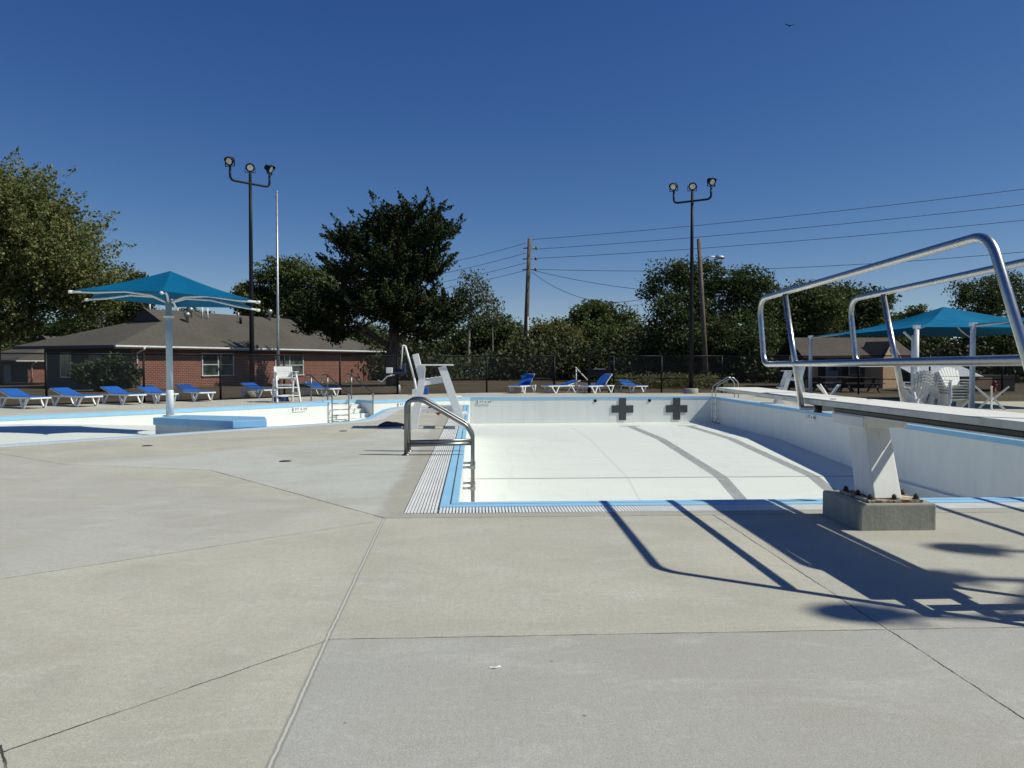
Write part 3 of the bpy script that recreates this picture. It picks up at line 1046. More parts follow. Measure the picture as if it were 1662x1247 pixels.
# faded white lettering marks on the deck beside the shallow pool
for (px, py, ln, lab) in ((52, 721.5, .9, 'faded white stencil marks on the deck at the shallow pool corner'), (470, 694, .9, 'faded white stencil marks on the deck near the umbrella island')):
    g_ = gr(px, py)
    m = MB()
    random.seed(px)
    for k in range(9):
        x = -ln / 2 + k * ln / 9
        for q in range(random.choice((1, 2, 2))):
            m.box((x + random.uniform(-.01, .02), random.uniform(-.05, .05), .002), (random.uniform(.02, .06), random.uniform(.015, .08), .003), random.uniform(-.2, .2))
    o = m.build('deck_stencil', 'scrap'); o.location = (g_.x, g_.y, 0); o.rotation_euler = (0, 0, R(44))
    tag(o, lab, 'deck marking', 'stencil marks on the deck')

# ------------------------------------------------------------------ diving board stand
RT = .033
dv = thing('diving_board', 'white springboard on a leaning pedestal with steel handrails and rusty base plate', 'diving board', (0, 0, 0))
m = MB(); m.box((3.77, 7.015, .09), (.70, .75, .30)); m.build('concrete_base', 'conc', dv, bevel=.018, seg=3)
ped = MB()
zb, zt = .268, .90
bot = [(3.60, 6.74), (3.86, 6.74), (3.86, 7.10), (3.60, 7.10)]
top = [(3.655, 7.02), (3.885, 7.02), (3.885, 7.36), (3.655, 7.36)]
ped.add([(x, y, zb) for x, y in bot] + [(x, y, zt) for x, y in top],
        [(3, 2, 1, 0), (4, 5, 6, 7), (0, 1, 5, 4), (1, 2, 6, 5), (2, 3, 7, 6), (3, 0, 4, 7)])
pd = ped.build('pedestal', 'pedestal', dv, bevel=.012, seg=3)
m = MB(); m.box((3.77, 6.96, .254), (.50, .56, .022)); m.build('base_plate', 'rusty', pd, bevel=.003)
for bx, by in ((3.56, 6.73), (3.98, 6.73), (3.56, 7.19), (3.98, 7.19), (3.77, 6.715), (3.56, 6.96), (3.98, 6.96)):
    m = MB()
    m.lathe([(.030, 0), (.030, .008), (.030, .008)], 12, (bx, by, .265))
    m.lathe([(.023, 0), (.023, .026), (.019, .030)], 6, (bx, by, .273))
    m.lathe([(.011, .028), (.011, .040)], 8, (bx, by, .273))
    m.build('bolt', 'rustbolt', pd)
m = MB()
m.box((3.77, 7.19, .945), (.42, .62, .10))
m.build('pedestal_cap', 'pedestal', dv, bevel=.008)
for x in (3.62, 3.98):
    m = MB()
    m.box((x, 5.85, 1.026), (.06, 3.35, .040))
    sb_ = m.build('side_beam', 'darkmetal', dv, bevel=.006)
    m = MB()
    m.box((x, 5.85, .998), (.085, 3.36, .014))
    m.build('beam_flange', 'gutter', sb_, bevel=.003)
m = MB()
m.box((3.775, 7.93, 1.022), (.30, .12, .07))
m.tube([(3.42, 7.93, 1.015), (4.60, 7.93, 1.015)], .024, 12)
m.build('cross_tube', 'galv', dv)
m = MB()
m.box((3.60, 7.90, 1.015), (.05, .10, .09)); m.box((3.95, 7.90, 1.015), (.05, .10, .09)); m.box((3.775, 7.32, 1.035), (.36, .09, .05))
m.build('clamp', 'black', dv, bevel=.004)
# springboard: tapers and rises a little to the tip
m = MB()
bl, br_ = 3.50, 4.12
ny = 16
vs_, fs_ = [], []
for k in range(ny + 1):
    y = 4.5 + (11.0 - 4.5) * k / ny
    z = 1.112 + .018 * max(0, (y - 7) / 4) ** 2
    th = .050 if y < 8 else .050 - .018 * (y - 8) / 2.85
    vs_ += [(bl, y, z - th), (br_, y, z - th), (br_, y, z), (bl, y, z)]
for k in range(ny):
    a, b = 4 * k, 4 * k + 4
    fs_ += [(a, b, b + 1, a + 1), (a + 1, b + 1, b + 2, a + 2), (a + 3, a + 2, b + 2, b + 3), (a, a + 3, b + 3, b)]
fs_ += [(0, 1, 2, 3), (4 * ny + 3, 4 * ny + 2, 4 * ny + 1, 4 * ny)]
m.add(vs_, fs_)
sb = m.build('springboard', 'boardside', dv)
m = MB()
vs_, fs_ = [], []
for k in range(ny + 1):
    y = 4.52 + (10.98 - 4.52) * k / ny
    z = 1.1175 + .018 * max(0, (y - 7) / 4) ** 2
    vs_ += [(bl + .012, y, z), (br_ - .012, y, z), (br_ - .012, y, z - .004), (bl + .012, y, z - .004)]
for k in range(ny):
    a, b = 4 * k, 4 * k + 4
    fs_ += [(a, a + 1, b + 1, b), (a + 1, a + 2, b + 2, b + 1), (a + 3, a, b, b + 3)]
m.add(vs_, fs_)
m.build('tread_surface', 'board', sb, fixn=False)
m = MB()
for (x, y) in ((3.62, 7.6), (4.0, 7.6)):
    m.box((x, y, 1.128 if y < 8 else 1.128), (.05, .03, .006))
m.build('board_bolt', 'darkmetal', sb)
def rail(x):
    m = MB()
    pts = [(x, 3.98, 0.0), (x, 5.02, 2.36), (x, 9.20, 2.26), (x, 9.02, 1.475), (x, 4.66, 1.515)]
    path = fillet(pts, [.0, .26, .20, .17, 0], 9)
    m.tube(path, RT, 20)
    o = m.build('handrail', 'steel', dv)
    m = MB(); m.tube([(x, 8.42, 2.25), (x, 7.95, 1.0)], RT * .92, 18)
    m.build('rail_post', 'steel', o)
    m = MB(); m.lathe([(.07, 0), (.07, .012), (.045, .03)], 16, (x, 3.98, 0)); m.build('foot_flange', 'steel', o)
    return o
rail(3.45)
rail(4.57)
for z, y in ((.15, 4.10), (.46, 4.24), (.77, 4.38)):
    m = MB(); m.box((3.985, y, z), (1.0, .12, .03)); m.build('step', 'boardside', dv, bevel=.006)
# unseen second stand, copied without the board, added for its rail shadows
dv2 = copy_tree(dv, (3.42, 0, 0), label='unseen boardless diving stand added right of the first for its rail shadows', skip=('springboard',))

# ------------------------------------------------------------------ handrails of the near ladder
def ladder_rail(y):
    m = MB()
    path = fillet([(-1.10, y, 0.0), (-1.10, y, .88), (-.86, y, .90), (-.13, y, .475), (-.03, y, .30), (-.03, y, -1.62)], [0, .24, .34, .16, .22, 0], 8)
    m.tube(path, .032, 16)
    o = m.build('rail', 'satin', hr)
    m = MB(); m.tube([(-1.10, y, .165), (-.03, y, .185)], .028, 14); m.build('brace', 'satin', o)
    m = MB(); m.lathe([(.065, 0), (.065, .012), (.04, .03)], 16, (-1.10, y, 0)); m.build('foot_flange', 'satin', o)
    for z in (-.2, -.54):
        m = MB()
        m.tube([(-.19, y, z), (-.03, y, z)], .02, 10)
        m.box((-.03, y, z), (.09, .085, .055))
        m.build('wall_bracket', 'galv', o)
hr = thing('pool_handrail', 'pair of bent stainless handrails stepping over the near gutter', 'handrail')
for y in (12.42, 12.95):
    ladder_rail(y)

# rails of the entry stairs (three pieces, each its own)
def stair_rail(s, lab):
    base = D_ + ax * s
    up_, lo_ = base + perp * 1.45, base - perp * .12
    t = thing('stair_rail', lab, 'stair rail', (0, 0, 0), 0, 'rails of the entry stairs')
    m = MB()
    P = lambda k, z: (up_.x + (lo_.x - up_.x) * k, up_.y + (lo_.y - up_.y) * k, z)
    path = fillet([P(0.02, .62), P(-.26, .62), P(-.26, 1.0), P(.0, 1.0), P(1.0, .27), P(1.0, -.85)], [0, .16, .16, .12, .08, 0], 6)
    m.tube(path, .024, 10)
    m.build('rail', 'satin', t)
    m = MB(); m.tube([P(.02, .98), P(.02, 0)], .024, 10); m.build('post', 'satin', t)
    return t
stair_rail(.06, 'steel stair rail nearest the small guard chair')
stair_rail(.78, 'middle steel rail between the two halves of the entry steps')
stair_rail(1.86, 'steel stair rail on the shaded side wall of the steps')
# cross bars fixed between the first two rails
t = thing('step_guard', 'steel guard rungs spanning the gap between the first two stair rails', 'guard')
for z in (-.05, -.28, -.5, -.72):
    m = MB()
    a, b = D_ + ax * .06 - perp * .12, D_ + ax * .78 - perp * .12
    m.tube([(a.x, a.y, z), (b.x, b.y, z)], .016, 8)
    m.build('rung', 'satin', t)

# ladder in the far right corner
ld = thing('pool_ladder', 'steel grab rail ladder hanging on the far right wall', 'ladder')
for y in (32.15, 32.65):
    m = MB()
    path = fillet([(11.2, y, 0), (11.2, y, .62), (10.95, y, .88), (10.27, y, .5), (10.22, y, .3), (10.22, y, -1.05), (10.4, y, -1.1)], [0, .2, .15, .12, .1, .08, 0], 6)
    m.tube(path, .024, 10); m.build('rail', 'steel', ld)
for z in (-.3, -.6, -.9):
    m = MB(); m.box((10.22, 32.4, z), (.10, .5, .03)); m.build('rung', 'steel', ld)
m = MB(); m.tube([(10.9, 32.15, .2), (10.9, 32.65, .2)], .018, 8); m.build('brace', 'steel', ld)

# ------------------------------------------------------------------ lifeguard chairs
def guard_chair(loc, rz, lab, scale=1.0, steps=True):
    t = thing('lifeguard_chair', lab, 'lifeguard chair', loc, rz, 'white lifeguard chairs')
    W2 = .36
    for s in (-1, 1):
        y = s * W2
        m = MB(); m.bar((-.02, y, 0), (.17, y, 1.10), .05, .155, (1, 0, 0)); m.build('rear_leg', 'guard_white', t, bevel=.004)
        m = MB(); m.bar((1.10, y + s * .06, 0), (.62, y, 1.40), .05, .175, (1, 0, 0)); m.build('front_leg', 'guard_white', t, bevel=.004)
        m = MB(); m.box((.50, y - s * .01, 1.435), (.76, .13, .03)); m.build('armrest', 'guard_white', t, bevel=.004)
        m = MB(); m.bar((.12, y - s * .045, 1.02), (.76, y - s * .045, 1.12), .04, .12); m.build('seat_rail', 'guard_white', t, bevel=.004)
        m = MB(); m.bar((.20, y - s * .05, .98), (.02, y - s * .05, 1.68), .045, .13, (1, 0, 0)); m.build('back_post', 'guard_white', t, bevel=.004)
        m = MB(); m.bar((.20, y - s * .045, 1.43), (.18, y - s * .045, 1.05), .04, .09, (1, 0, 0)); m.build('arm_brace', 'guard_white', t, bevel=.004)
    m = MB()
    for k in range(6):
        x = .20 + k * .098
        m.box((x, 0, 1.10 + k * .0155), (.088, .64, .025))
    m.build('seat', 'guard_white', t, bevel=.003)
    m = MB()
    for k in range(7):
        z = 1.16 + k * .082
        x = .24 - (z - .98) * .257
        m.box((x, 0, z), (.028, .64, .074))
    m.build('backrest', 'guard_white', t, bevel=.003)
    m = MB()
    m.bar((.02, -W2, .28), (.02, W2, .28), .03, .10)
    m.bar((.12, -W2, .80), (.12, W2, .80), .03, .10)
    for s in (-1, 1):
        m.bar((.08, s * .33, .42), (.96, s * .40, .42), .035, .09)
    m.build('stretcher', 'guard_white', t, bevel=.003)
    for z in (.33, .70):
        x = 1.10 - z * .343
        m = MB(); m.box((x + .09, 0, z), (.24, .80, .04)); m.build('footrest', 'guard_white', t, bevel=.004)
    t.scale = (scale, scale, scale)
    return t
gpos = gr(675, 695)
big = guard_chair((-1.36, 17.6, 0), R(3), 'tall white lifeguard chair standing side-on at the deep pool edge')
gpos = gr(459, 652)
small = copy_tree(big, (gpos.x, gpos.y, 0), R(-62), 'smaller white lifeguard chair facing the pool beside the entry stairs'); small.scale = (.80, 1.02, .79)
far_ = copy_tree(big, (11.95, 27.5, 0), R(172), 'white lifeguard chair beyond the springboard by the shade canopy'); far_.scale = (.8, .8, .82)

# red and white rescue tube and dark jacket by the tall chair
m = MB()
m.tube(fillet([(-1.10, 17.75, .36), (-.98, 17.72, .48), (-.80, 17.72, .30)], .05), .045, 8)
tag(m.build('rescue_tube', 'red'), 'red rescue tube hanging under the tall guard chair', 'rescue tube')
def cloth_heap(loc, L, Wd, H, mat, name, lab, cat, seed, rz=0):
    random.seed(seed)
    n = 14
    vs_, fs_ = [], []
    for i in range(n + 1):
        for j in range(n + 1):
            u, v = i / n * 2 - 1, j / n * 2 - 1
            k = max(0, 1 - (abs(u) ** 2.2 + abs(v) ** 2.2))
            z = H * (k ** .5) * (.78 + .22 * math.sin(u * 3.1 + seed) * math.cos(v * 2.6 + u * 1.7)) + .004
            vs_.append((u * L / 2 * (1 + .12 * math.sin(v * 5 + seed)), v * Wd / 2 * (1 + .18 * math.sin(u * 6)), z))
    for i in range(n):
        for j in range(n):
            a = i * (n + 1) + j
            fs_.append((a, a + n + 1, a + n + 2, a + 1))
    m = MB(); m.add(vs_, fs_, True)
    o = m.build(name, mat); o.location = loc; o.rotation_euler = (0, 0, rz)
    return tag(o, lab, cat)
M['jacket'] = paint('dark_cloth', (.06, .065, .075), .9, .4, 12)
cloth_heap((-1.95, 18.15, 0), .62, .34, .12, 'jacket', 'folded_jacket', 'dark jacket heaped on the deck beside the tall guard chair', 'jacket', 3, .3)
gp = gr(444, 652)
cloth_heap((gp.x + .25, gp.y + .15, 0), .55, .45, .42, 'navy', 'swim_bag', 'navy bag slumped behind the small guard chair', 'bag', 5, .5)

# ------------------------------------------------------------------ pool lift at the far end
pl_ = at(668, 637, 35.6); pl_.z = 0
lf = thing('pool_lift', 'white pool lift with a blue seat beyond the tall guard chair', 'pool lift', (pl_.x, pl_.y, 0))
m = MB(); m.tube([(.25, 0, .0), (.12, 0, .75)], .055, 10); m.tube([(.12, 0, .75), (-.28, 0, 2.25)], .05, 10); m.box((.25, 0, .12), (.42, .42, .24)); m.build('mast', 'white_metal', lf)
m = MB(); m.tube(fillet([(-.28, 0, 2.25), (-.40, -.05, 2.28), (-.46, -.08, 1.2)], .06), .035, 8); m.build('boom', 'white_metal', lf)
m = MB(); m.box((-.55, -.1, .98), (.5, .48, .09)); m.box((-.30, -.1, 1.22), (.08, .48, .46)); m.box((-.55, .16, 1.12), (.42, .05, .05)); m.build('seat', 'navy', lf, bevel=.03)
m = MB(); m.box((-1.0, -.1, 1.12), (.28, .34, .26)); m.build('control_box', 'white_metal', lf, bevel=.02)
m = MB(); m.tube(fillet([(-.75, -.1, .93), (-1.1, -.1, .85), (-1.35, -.1, .60), (-1.55, -.1, .68)], .1), .03, 8); m.build('footrest', 'white_metal', lf)
m = MB(); m.box((.62, .1, .16), (.3, .3, .32)); m.build('battery_box', 'sling', lf, bevel=.03)
pk = at(648, 637, 36.2); m = MB(); m.lathe([(.05, 0), (.05, .40), (.04, .43)], 10); o = m.build('marker_post', 'gutter'); o.location = (pk.x, pk.y, 0)
tag(o, 'short pale marker post at the deck edge left of the pool lift', 'post')

# ------------------------------------------------------------------ sun loungers
def lounger(raise_deg, name='sun_lounger'):
    t = thing(name, '', 'sun lounger', (0, 0, 0), 0, 'blue sling loungers round the pool')
    hw = .31
    hx = -.18
    a = R(raise_deg)
    bx, bz = hx - .78 * math.cos(a), .36 + .78 * math.sin(a)
    m = MB()
    for s in (-1, 1):
        m.bar((-.90, s * hw, .34), (.98, s * hw, .34), .05, .055)
    m.bar((.97, -hw, .34), (.97, hw, .34), .055, .05); m.bar((-.89, -hw, .34), (-.89, hw, .34), .05, .05)
    m.build('frame', 'white', t, bevel=.012)
    m = MB(); m.box((.38, 0, .378), (1.10, .60, .022)); m.build('seat_sling', 'sling', t, bevel=.006)
    m = MB()
    for s in (-1, 1):
        m.bar((hx, s * hw * .93, .372), (bx, s * hw * .93, bz), .045, .05)
    m.bar((bx, -hw, bz), (bx, hw, bz), .05, .05)
    bk = m.build('back_frame', 'white', t, bevel=.012)
    m = MB(); m.bar((hx + .02, 0, .385), (bx + .02 * math.cos(a), 0, bz + .022 - .02 * math.sin(a)), .62, .03); m.build('back_sling', 'sling', bk, bevel=.006)
    for x0 in (-.62, .58):
        for s in (-1, 1):
            m = MB()
            m.bar((x0 - .22, s * hw, .34), (x0 - .02, s * (hw + .03), 0.0), .055, .06, (1, 0, 0))
            m.bar((x0 + .22, s * hw, .34), (x0 + .02, s * (hw + .03), 0.0), .055, .06, (1, 0, 0))
            m.build('leg', 'white', t, bevel=.012)
    return t
L0 = lounger(17)
L1 = lounger(44)
foot = lambda dx, dy: math.atan2(dy, dx)
spots = [(31, 663, -31, 0, 'blue lounger at the left end of the fence row by the shallow pool'),
         (117, 660, -30, 0, 'blue lounger second from the outer end, below the porch bush'),
         (194, 656.5, -37, 0, 'blue lounger third from the outer end, left of the umbrella pole'),
         (250, 654.5, -42, 0, 'blue lounger directly behind the umbrella pole'),
         (312, 651.5, -42, 0, 'blue lounger just right of the umbrella pole'),
         (417, 646, -44, 0, 'blue lounger in front of the light pole, left of the small guard chair'),
         (520, 643.5, -40, 0, 'blue lounger behind the entry stair rails'),
         (849, 638.2, -118, 1, 'blue lounger with raised back, far deck, nearest the tall wooden pole'),
         (912, 638.2, -150, 0, 'blue lounger lying nearly flat between two raised ones on the far deck'),
         (971, 638.2, -140, 1, 'blue lounger with raised back in front of the dark gate'),
         (1027, 638, -72, 0, 'blue lounger nearly flat and foot towards the pool, right of the gate')]
first = {0: L0, 1: L1}
usedL = set()
for (px, py, ang, k, lab) in spots:
    g_ = gr(px, py)
    if k not in usedL:
        o = first[k]; usedL.add(k)
    else:
        o = copy_tree(first[k])
    o.location = (g_.x, g_.y + .25, 0); o.rotation_euler = (0, 0, R(ang)); o['label'] = lab

# ------------------------------------------------------------------ tall umbrella over the shallow pool
ub = gr(276, 675.5, .175)
um = thing('shade_umbrella', 'large teal hexagonal shade umbrella on a single white pole', 'umbrella', (ub.x, ub.y, .175), -YAW)
m = MB(); m.lathe([(.17, 0), (.17, .02)], 14); m.lathe([(.078, .60), (.074, 2.83)], 16); m.build('pole', 'umbrella_grey', um)
m = MB(); m.lathe([(.088, .02), (.088, .62), (.080, .64)], 16); m.build('base_sleeve', 'white_metal', um)
m = MB(); m.lathe([(.13, 2.42), (.13, 2.46)], 14); m.build('collar', 'white_metal', um)
hexr = 2.48
angs = [R(228 + 60 * k - 5) for k in range(6)]
ctr = Vector((-.12, .35, 0))
apex = Vector((0, .12, 3.57))
zed = [2.97, 2.90, 2.78, 2.70, 2.76, 2.92]
tips = [ctr + Vector((hexr * math.cos(a), hexr * .70 * math.sin(a), z)) for a, z in zip(angs, zed)]
fab = [ctr * .06 + t * .94 for t in tips]
for t_, f_ in zip(tips, fab): f_.z = t_.z + .055
m = MB()
vs_, fs_ = [], []
n = 8
for k in range(6):
    a, b = fab[k], fab[(k + 1) % 6]
    base = len(vs_)
    for i in range(n + 1):
        s = i / n
        for j in range(n + 1):
            t = j / n
            e = a.lerp(b, t)
            inward = (1 - (2 * t - 1) ** 2) * .10 * s
            p = apex.lerp(e, s)
            p = p + (Vector((ctr.x, ctr.y, p.z)) - p) * inward
            p.z += -.045 * math.sin(PI * s)
            vs_.append(p)
    for i in range(n):
        for j in range(n):
            q = base + i * (n + 1) + j
            fs_.append((q, q + n + 1, q + n + 2, q + 1))
m.add(vs_, fs_, False)
o = m.build('canopy', 'teal', um)
sm = o.modifiers.new('t', 'SOLIDIFY'); sm.thickness = .008
hub = Vector((0, 0, 2.79))
for k in range(6):
    m = MB()
    m.tube([hub + (tips[k] - hub) * .03, hub + (tips[k] - hub) * .18 + Vector((0, 0, .13)), hub + (tips[k] - hub) * .45 + Vector((0, 0, .15)), hub + (tips[k] - hub) * .75 + Vector((0, 0, .05)), tips[k]], .028, 8, r2=.026)
    m.lathe([(.036, -.06), (.036, .035)], 10, tips[k], Matrix.Rotation(angs[k], 3, 'Z') @ Matrix.Rotation(PI / 2, 3, 'Y'))
    m.build('arm', 'white_metal', um)

# ------------------------------------------------------------------ shade canopies on the right
def canopy(name, lab, corners, apex_, posts, ridge=None):
    t = thing(name, lab, 'shade canopy', (posts[0].x, posts[0].y, 0), 0, 'teal shade canopies right of the pool')
    o0 = Vector((posts[0].x, posts[0].y, 0))
    m = MB()
    vs_, fs_ = [], []
    n = 8
    C4 = len(corners)
    for k in range(C4):
        a, b = corners[k], corners[(k + 1) % C4]
        base = len(vs_)
        mid = sum(corners, Vector()) / C4
        for i in range(n + 1):
            s = i / n
            for j in range(n + 1):
                tt = j / n
                e = a.lerp(b, tt)
                p = apex_.lerp(e, s)
                inn = (1 - (2 * tt - 1) ** 2) * .07 * s
                p = p + (Vector((mid.x, mid.y, p.z)) - p) * inn
                p.z -= .16 * math.sin(PI * s)
                vs_.append(p - o0)
        for i in range(n):
            for j in range(n):
                q = base + i * (n + 1) + j
                fs_.append((q, q + n + 1, q + n + 2, q + 1))
    m.add(vs_, fs_, False)
    o = m.build('fabric', 'teal_light', t)
    sm = o.modifiers.new('t', 'SOLIDIFY'); sm.thickness = .008
    for p, c in zip(posts, corners):
        m = MB()
        q = p - o0
        m.lathe([(.16, 0), (.16, .015)], 12, q); m.tube([q, q + Vector((0, 0, c.z - .02))], .075, 12)
        m.build('post', 'white_metal', t)
        m = MB(); m.tube([q + Vector((0, 0, c.z - .05)), c - o0], .03, 8); m.box((q.x, q.y, c.z), (.16, .16, .10)); m.build('corner_bracket', 'white_metal', t)
    for c in corners:
        m = MB()
        m.tube([apex_.lerp(c, k_ / 8) - o0 - Vector((0, 0, .06 + .16 * math.sin(PI * k_ / 8))) for k_ in range(9)], .03, 8)
        m.build('rafter', 'white_metal', t)
    return t
z1 = 2.60
pN, pR_, pF, pL = cw(12.6, 24.0), cw(19.4, 24.0), cw(19.93, 33.4), cw(12.95, 33.4)
cs_ = [Vector((p.x, p.y, z1)) for p in (pN, pR_, pF, pL)]
mid = sum(cs_, Vector()) / 4
ap = Vector((at(1532, 498, 27.0).x, at(1532, 498, 27.0).y, 3.44))
cn1 = canopy('shade_canopy', 'larger teal canopy with a sunlit end, beyond the springboard', cs_, ap, [pN, pR_, pF, pL])
m = MB()
e = cw(13.34, 25.6) - Vector((pN.x, pN.y, 0))
m.tube([e, e + Vector((0, 0, 2.4))], .07, 10); m.tube([e + Vector((0, 0, 2.2)), e + Vector((-.28, .1, 2.52))], .045, 8)
m.build('braced_post', 'white_metal', cn1)
p1, p2, p3, p4 = cw(13.4, 22.4), cw(13.0, 13.2), cw(19.2, 13.0), cw(19.6, 22.4)
cs_ = [Vector((p.x, p.y, z1)) for p in (p1, p2, p3, p4)]
mid = sum(cs_, Vector()) / 4
canopy('shade_canopy', 'second teal canopy, cut by the right frame edge, dark side showing', cs_, Vector((mid.x, mid.y, 3.56)), [p1, p2, p3, p4])

# ------------------------------------------------------------------ stacked chairs and table bases
def adirondack():
    t = thing('garden_chair', '', 'garden chair', (0, 0, 0), 0, 'stacked white garden chairs')
    m = MB()
    for k in range(7):
        a = (k - 3) / 3
        top_ = .92 - .10 * a * a
        y0, y1 = a * .19, a * .27
        m.bar((.30, y0, .30), (-.02 - .06 * (1 - a * a), y1, top_), .012, .062, (0, 1, 0), .012, .075)
    m.bar((.10, -.26, .62), (.10, .26, .62), .02, .05)
    m.build('backrest', 'white', t)
    m = MB()
    for k in range(6):
        x = .32 + k * .075
        m.box((x, 0, .31 + k * .014), (.068, .50, .016))
    m.build('seat', 'white', t)
    for s in (-1, 1):
        m = MB(); m.box((.42, s * .33, .53), (.62, .12, .022)); m.build('armrest', 'white', t)
        m = MB(); m.bar((.74, s * .31, 0), (.68, s * .31, .52), .03, .09, (1, 0, 0)); m.build('front_leg', 'white', t)
        m = MB(); m.bar((.02, s * .29, 0), (.72, s * .29, .36), .03, .09); m.build('rear_leg', 'white', t)
    return t
ch0 = adirondack()
ordn = ['lowest', 'second lowest', 'third lowest', 'fourth lowest', 'fifth lowest', 'topmost']
sts = [(at(1536, 650, 23.9), -95, 6, 'the sunlit stack facing the pool'), (at(1496, 640, 23.5), 80, 5, 'the stack beside the white canopy post'),
       (at(1528, 640, 25.0), 95, 5, 'the rear stack with rounded backs')]
f0 = True
for (p, ang, nst, where) in sts:
    for k in range(nst):
        lab = 'white garden chair, %s of %s' % (ordn[k] if k < nst - 1 else 'topmost', where)
        o = ch0 if f0 else copy_tree(ch0)
        f0 = False
        o.location = (p.x + .01 * k, p.y, .085 * k); o.rotation_euler = (0, 0, R(ang + (k % 2) * 1.5)); o['label'] = lab
def tbase(name, lab, loc, rz, sc=1.0):
    t = thing(name, lab, 'table base', loc, rz, 'white crossed table bases')
    for k in range(4):
        a = PI / 4 + k * PI / 2
        c, s = math.cos(a), math.sin(a)
        m = MB()
        m.bar((c * .36, s * .36, 0), (c * .05, s * .05, .36), .05, .07, (0, 0, 1))
        m.bar((c * .05, s * .05, .34), (c * .46, s * .46, .74), .05, .07, (0, 0, 1), .04, .05)
        m.build('leg', 'white', t, bevel=.006)
    m = MB(); m.lathe([(.08, .31), (.08, .38)], 10); m.build('hub', 'white', t)
    return t
p = at(1609, 659, 24.2); tb = tbase('table_base', 'white crossed table base standing alone right of the second canopy post', (p.x, p.y, 0), .2)
p = at(1488, 652, 23.2); copy_tree(tb, (p.x, p.y, 0), .5, 'white crossed table base at the foot of the stacked chairs')
p = at(1345, 645, 26.0); copy_tree(tb, (p.x, p.y, 0), 1.0, 'white crossed table base in shade behind the springboard near the lifeguard chair')

# ------------------------------------------------------------------ floodlight poles
def lamp_head(parent, base, az, tilt, k_=.78):
    """bell shaped floodlight in a yoke, aimed along azimuth az, tilted down"""
    d = Vector((math.cos(az) * math.cos(tilt), math.sin(az) * math.cos(tilt), -math.sin(tilt)))
    rot = d.to_track_quat('Z', 'Y').to_matrix()
    side = Vector((-math.sin(az), math.cos(az), 0))
    c = base + Vector((0, 0, .34 * k_))
    d0 = d
    rot = rot @ Matrix.Scale(k_, 3)
    side, d = side * k_, d * k_
    m = MB()
    m.lathe([(.07, -.30), (.14, -.26), (.17, -.12), (.235, .05), (.25, .12), (.235, .128), (.165, .124)], 20, c, rot, caps=True)
    for k in range(5):
        m.lathe([(.175 - .02 * k, -.10 - .035 * k), (.185 - .02 * k, -.105 - .035 * k), (.175 - .02 * k, -.115 - .035 * k)], 16, c, rot, caps=False)
    # visor over the upper half
    vs_, fs_ = [], []
    nv = 12
    for k in range(nv + 1):
        a = PI * k / nv
        loc = side * (.255 * math.cos(a)) + (rot @ Vector((0, 0, 0)))
        upv = d0.cross(side); upv = upv if upv.z > 0 else -upv
        r0 = c + side * (.252 * math.cos(a)) + upv * (.252 * math.sin(a))
        vs_ += [r0 + d * .10, r0 + d * (.12 + .15 * math.sin(a))]
    for k in range(nv):
        fs_.append((2 * k, 2 * k + 1, 2 * k + 3, 2 * k + 2))
    m.add(vs_, fs_, True)
    h = m.build('lamp_head', 'black', parent, fixn=False)
    m = MB(); m.lathe([(.168, .128), (.10, .140), (.0, .144)], 20, c, rot, caps=False); m.build('lens', 'lens', h)
    m = MB()
    m.bar(c + side * .27, c + side * .27 - Vector((0, 0, .30 * k_)), .05, .02, side); m.bar(c - side * .27, c - side * .27 - Vector((0, 0, .30 * k_)), .05, .02, side)
    m.bar(c + side * .28 - Vector((0, 0, .30 * k_)), c - side * .28 - Vector((0, 0, .30 * k_)), .05, .02)
    m.tube([c - Vector((0, 0, .30 * k_)), base - Vector((0, 0, .14))], .05, 8)
    m.build('yoke', 'black', h)

def light_pole(loc, arm_z, arm_dir, half, aims, lab, lean=(0, 0)):
    t = thing('floodlight_pole', lab, 'light pole', loc, 0, 'black floodlight poles round the pool')
    m = MB(); m.lathe([(.34, -.2), (.34, .22), (.30, .25)], 18); m.build('footing', 'conc', t)
    m = MB()
    m.box((0, 0, .27), (.34, .34, .03))
    m.tube([(0, 0, .25), (0, 0, 3.5), (0, 0, 7), (0, 0, arm_z + .42)], .115, 14, r2=.062)
    m.build('pole', 'black', t)
    dx, dy = math.cos(arm_dir), math.sin(arm_dir)
    m = MB()
    path = fillet([(-dx * half, -dy * half, arm_z + .45), (-dx * half, -dy * half, arm_z), (dx * half, dy * half, arm_z), (dx * half, dy * half, arm_z + .45)], .28, 7)
    m.tube(path, .05, 10)
    m.build('crossarm', 'black', t)
    tops = [(-dx * half, -dy * half, arm_z + .55), (0, 0, arm_z + .45), (dx * half, dy * half, arm_z + .55)]
    for p, (ax_, ay_) in zip(tops, aims):
        lamp_head(t, Vector(p), math.atan2(ay_, ax_), R(28))
    return t
light_pole((-9.75, 34.3, 0), 9.28, R(45), .93, [(-.25, -1), (.30, -1), (1, -.25)], 'black three-lamp floodlight pole behind the loungers and the brick building')
light_pole((10.35, 36.35, 0), 9.15, R(-36), .92, [(-.75, -.8), (-.08, -1), (.40, -1)], 'black three-lamp floodlight pole at the far right pool corner')
light_pole((12.85, 3.2, 0), 9.95, R(42), 1.1, [(-1, .1), (-1, .3), (-.8, .5)], 'black floodlight pole out of frame whose shadows fall on the near deck')

